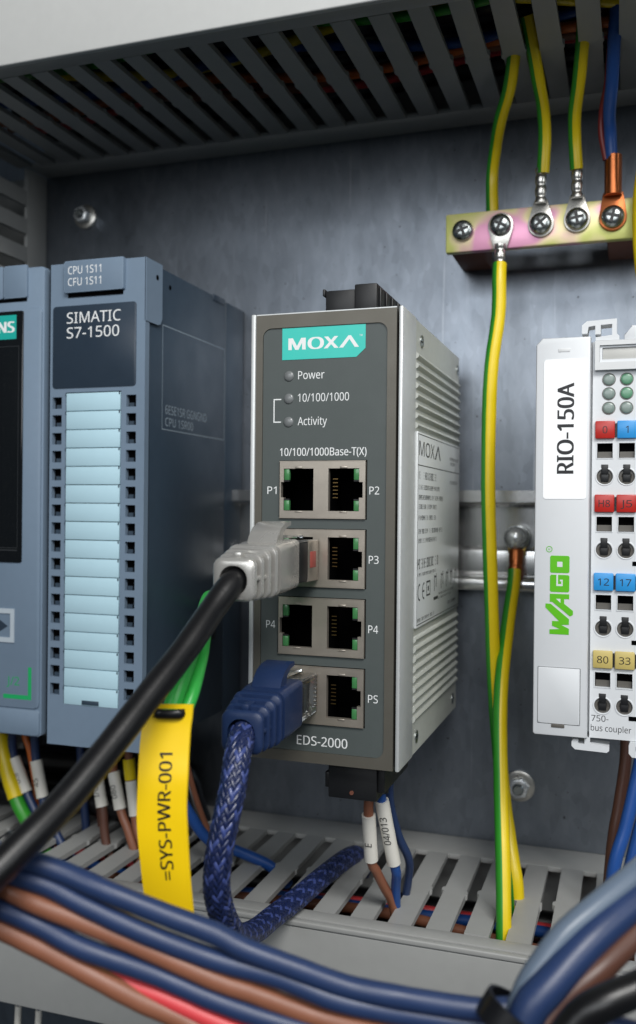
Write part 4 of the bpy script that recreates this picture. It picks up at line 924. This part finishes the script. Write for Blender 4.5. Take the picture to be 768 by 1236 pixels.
# ------------------------------------------------------------------ foreground wire bundle
FG = [
 ('navy wire, topmost of the blurred foreground bundle', blue_m, 1.85, [(-112, -182, -57.5), (-99.2, -179.2, -60.2), (-91.3, -177.3, -62.7), (-82.9, -175.2, -65.5), (-73.8, -172.9, -68.8), (-65.4, -170.9, -72.1), (-60.2, -169.6, -74), (-52.4, -167.7, -76.7), (-44.3, -165.7, -79.2), (-36.9, -163.9, -80.5), (-30.2, -162.3, -81.4), (-22.3, -160.3, -81.7), (-15.2, -158.6, -81.7), (-5, -156, -83), (8, -153, -86)]),
 ('navy wire, second from the top of the blurred foreground bundle', blue_m, 1.8, [(-112, -182.5, -59.5), (-104.9, -180.7, -61.3), (-100.1, -179.5, -62.9), (-93.4, -177.8, -65.5), (-87.5, -176.3, -67.9), (-76.5, -173.6, -72.3), (-65.4, -170.9, -76.3), (-54.8, -168.3, -78.9), (-46.3, -166.2, -81.4), (-39, -164.4, -83), (-30.2, -162.3, -84.4), (-22.3, -160.3, -84.9), (-15.1, -158.6, -85), (-4, -156, -87)]),
 ('brown wire between two navy wires in the blurred foreground bundle', brn_m, 1.75, [(-112, -182.5, -62.4), (-106.3, -181, -64.1), (-102, -179.9, -65.6), (-94.8, -178.2, -68.3), (-87.6, -176.4, -71), (-76.5, -173.6, -75.4), (-65.4, -170.9, -79.6), (-60.1, -169.6, -81.3), (-49.5, -167, -84.6), (-39.5, -164.5, -86.7), (-30.2, -162.3, -88), (-18, -160, -89)]),
 ('navy wire below the upper brown one in the blurred foreground bundle', blue_m, 1.8, [(-112, -182.5, -65.6), (-106.3, -181, -67.5), (-101.9, -179.9, -69.3), (-94.8, -178.2, -72.3), (-87.5, -176.4, -75), (-76.4, -173.6, -79.2), (-65.3, -170.9, -82.9), (-54.8, -168.3, -86), (-43.5, -165.5, -88.5), (-32.8, -162.9, -90.5), (-18, -160, -92)]),
 ('brown wire, lowest at the left of the blurred foreground bundle', brn_m, 1.85, [(-112, -182.5, -69), (-106.2, -181, -71.1), (-101.9, -179.9, -72.9), (-93.3, -177.8, -76.7), (-85.1, -175.8, -80.4), (-77.8, -173.9, -83.8), (-70.8, -172.2, -87.0), (-63.9, -170.5, -90), (-52, -168, -94)]),
 ('red wire under the lowest navy wire of the foreground bundle', red_m, 1.6, [(-112, -179, -67.5), (-102, -177.5, -71.2), (-93.3, -175.8, -76.0), (-87.6, -174.4, -78.6), (-82.7, -173.8, -80.7), (-73.6, -172.2, -83.6), (-65.3, -170.5, -86.4), (-57.1, -168.8, -89.2), (-48.9, -166.8, -91.5), (-36, -164, -94)]),
 ('pale grey wire, outermost of the bundle rising to the lower right edge', grywire_m, 2.1, [(14, -126, -59.5), (6.4, -135.8, -61.3), (1.8, -142.6, -62.8), (-4.5, -150.1, -66.5), (-9.6, -155, -70.3), (-13.9, -158.6, -76.2), (-16, -159.8, -80.7), (-18.6, -160.5, -88)]),
 ('thick navy wire beside the pale grey one, rising to the lower right edge', blue_m, 2.9, [(14, -130, -63.5), (6.3, -139, -64.8), (1.9, -145.4, -66.3), (-5.2, -153.2, -70.8), (-11.3, -159.6, -76.3), (-14.3, -162.4, -80), (-16.2, -163.2, -88)]),
 ('dark brown wire under the thick navy one at the lower right', brnd_m, 2.3, [(14, -135, -68), (6.2, -143.3, -69.6), (1.9, -147.9, -71.2), (-4.0, -154.8, -75.2), (-9.6, -159.2, -79.8), (-12.6, -161.8, -84.5), (-14, -162.5, -90)]),
 ('black wire in the lower right corner', blackc_m, 2.6, [(14, -160, -68.5), (5.6, -162.5, -71.2), (1.8, -163.8, -72.7), (-2.8, -165.3, -74.9), (-6.3, -166.6, -77.4), (-9.6, -167.8, -82), (-12, -168, -90)]),
 ('light brown wire crossing low behind the black corner wire', brn_m, 1.7, [(-30, -157, -87.5), (-25.7, -156.3, -86.6), (-15.1, -152.7, -85.6), (-7.1, -148.9, -84.5), (2, -144.7, -83), (10, -142, -81)]),
]
for lab, mm, r, pts in FG:
    pts = [pts[0]]+[(p[0]+random.uniform(-.25, .25), p[1]+random.uniform(-.5, .5), p[2]+random.uniform(-.22, .22)) for p in pts[1:-1]]+[pts[-1]]
    t = thing('bundle_wire', lab, 'wire', pts[0], 'foreground wire bundle'); obj('insulation', B().tube(pts, r, 22, 1.5), mm, t, sharp=1.2)
def tie(label, c, ax, rx, rz, wd, hd=None):
    t = thing('cable_tie', label, 'cable tie', c); c = Vector(c); ax = Vector(ax).normalized(); u = Vector((0, 0, 1)); u = (u-ax*u.dot(ax)).normalized(); v = ax.cross(u)
    b = B(); bm = b.bm; R_ = []
    for k in range(33):
        a = 2*math.pi*k/32; e = u*math.cos(a)*rz+v*math.sin(a)*rx
        R_.append([bm.verts.new(c+e*s1+ax*w_) for s1, w_ in ((1, -wd), (1.08, -wd), (1.08, wd), (1, wd))])
    for p, q in zip(R_, R_[1:]):
        for k in range(4): bm.faces.new((p[k], p[(k+1) % 4], q[(k+1) % 4], q[k]))
    bmesh.ops.remove_doubles(bm, verts=bm.verts[:], dist=.001)
    obj('strap', b, tie_m, t, sharp=.8)
    if hd: obj('tie_head', B().box(hd[0]-2, hd[0]+2, hd[1]-1.5, hd[1]+1.5, hd[2]-1.5, hd[2]+1.5, .5), cover_m if hd[3] else tie_m, t)
tie('black cable tie with a pale head round the wires at the left edge', (-102.5, -180.0, -65.5), (.93, .22, -.32), 3.2, 9.0, 1.4, (-100.3, -184.0, -60.6, True))
tie('black cable tie where the foreground bundle meets the rising wires', (-15.2, -160.4, -83.6), (.5, .2, .85), 5.6, 7.5, 2.0, (-15.8, -167, -85.2, True))
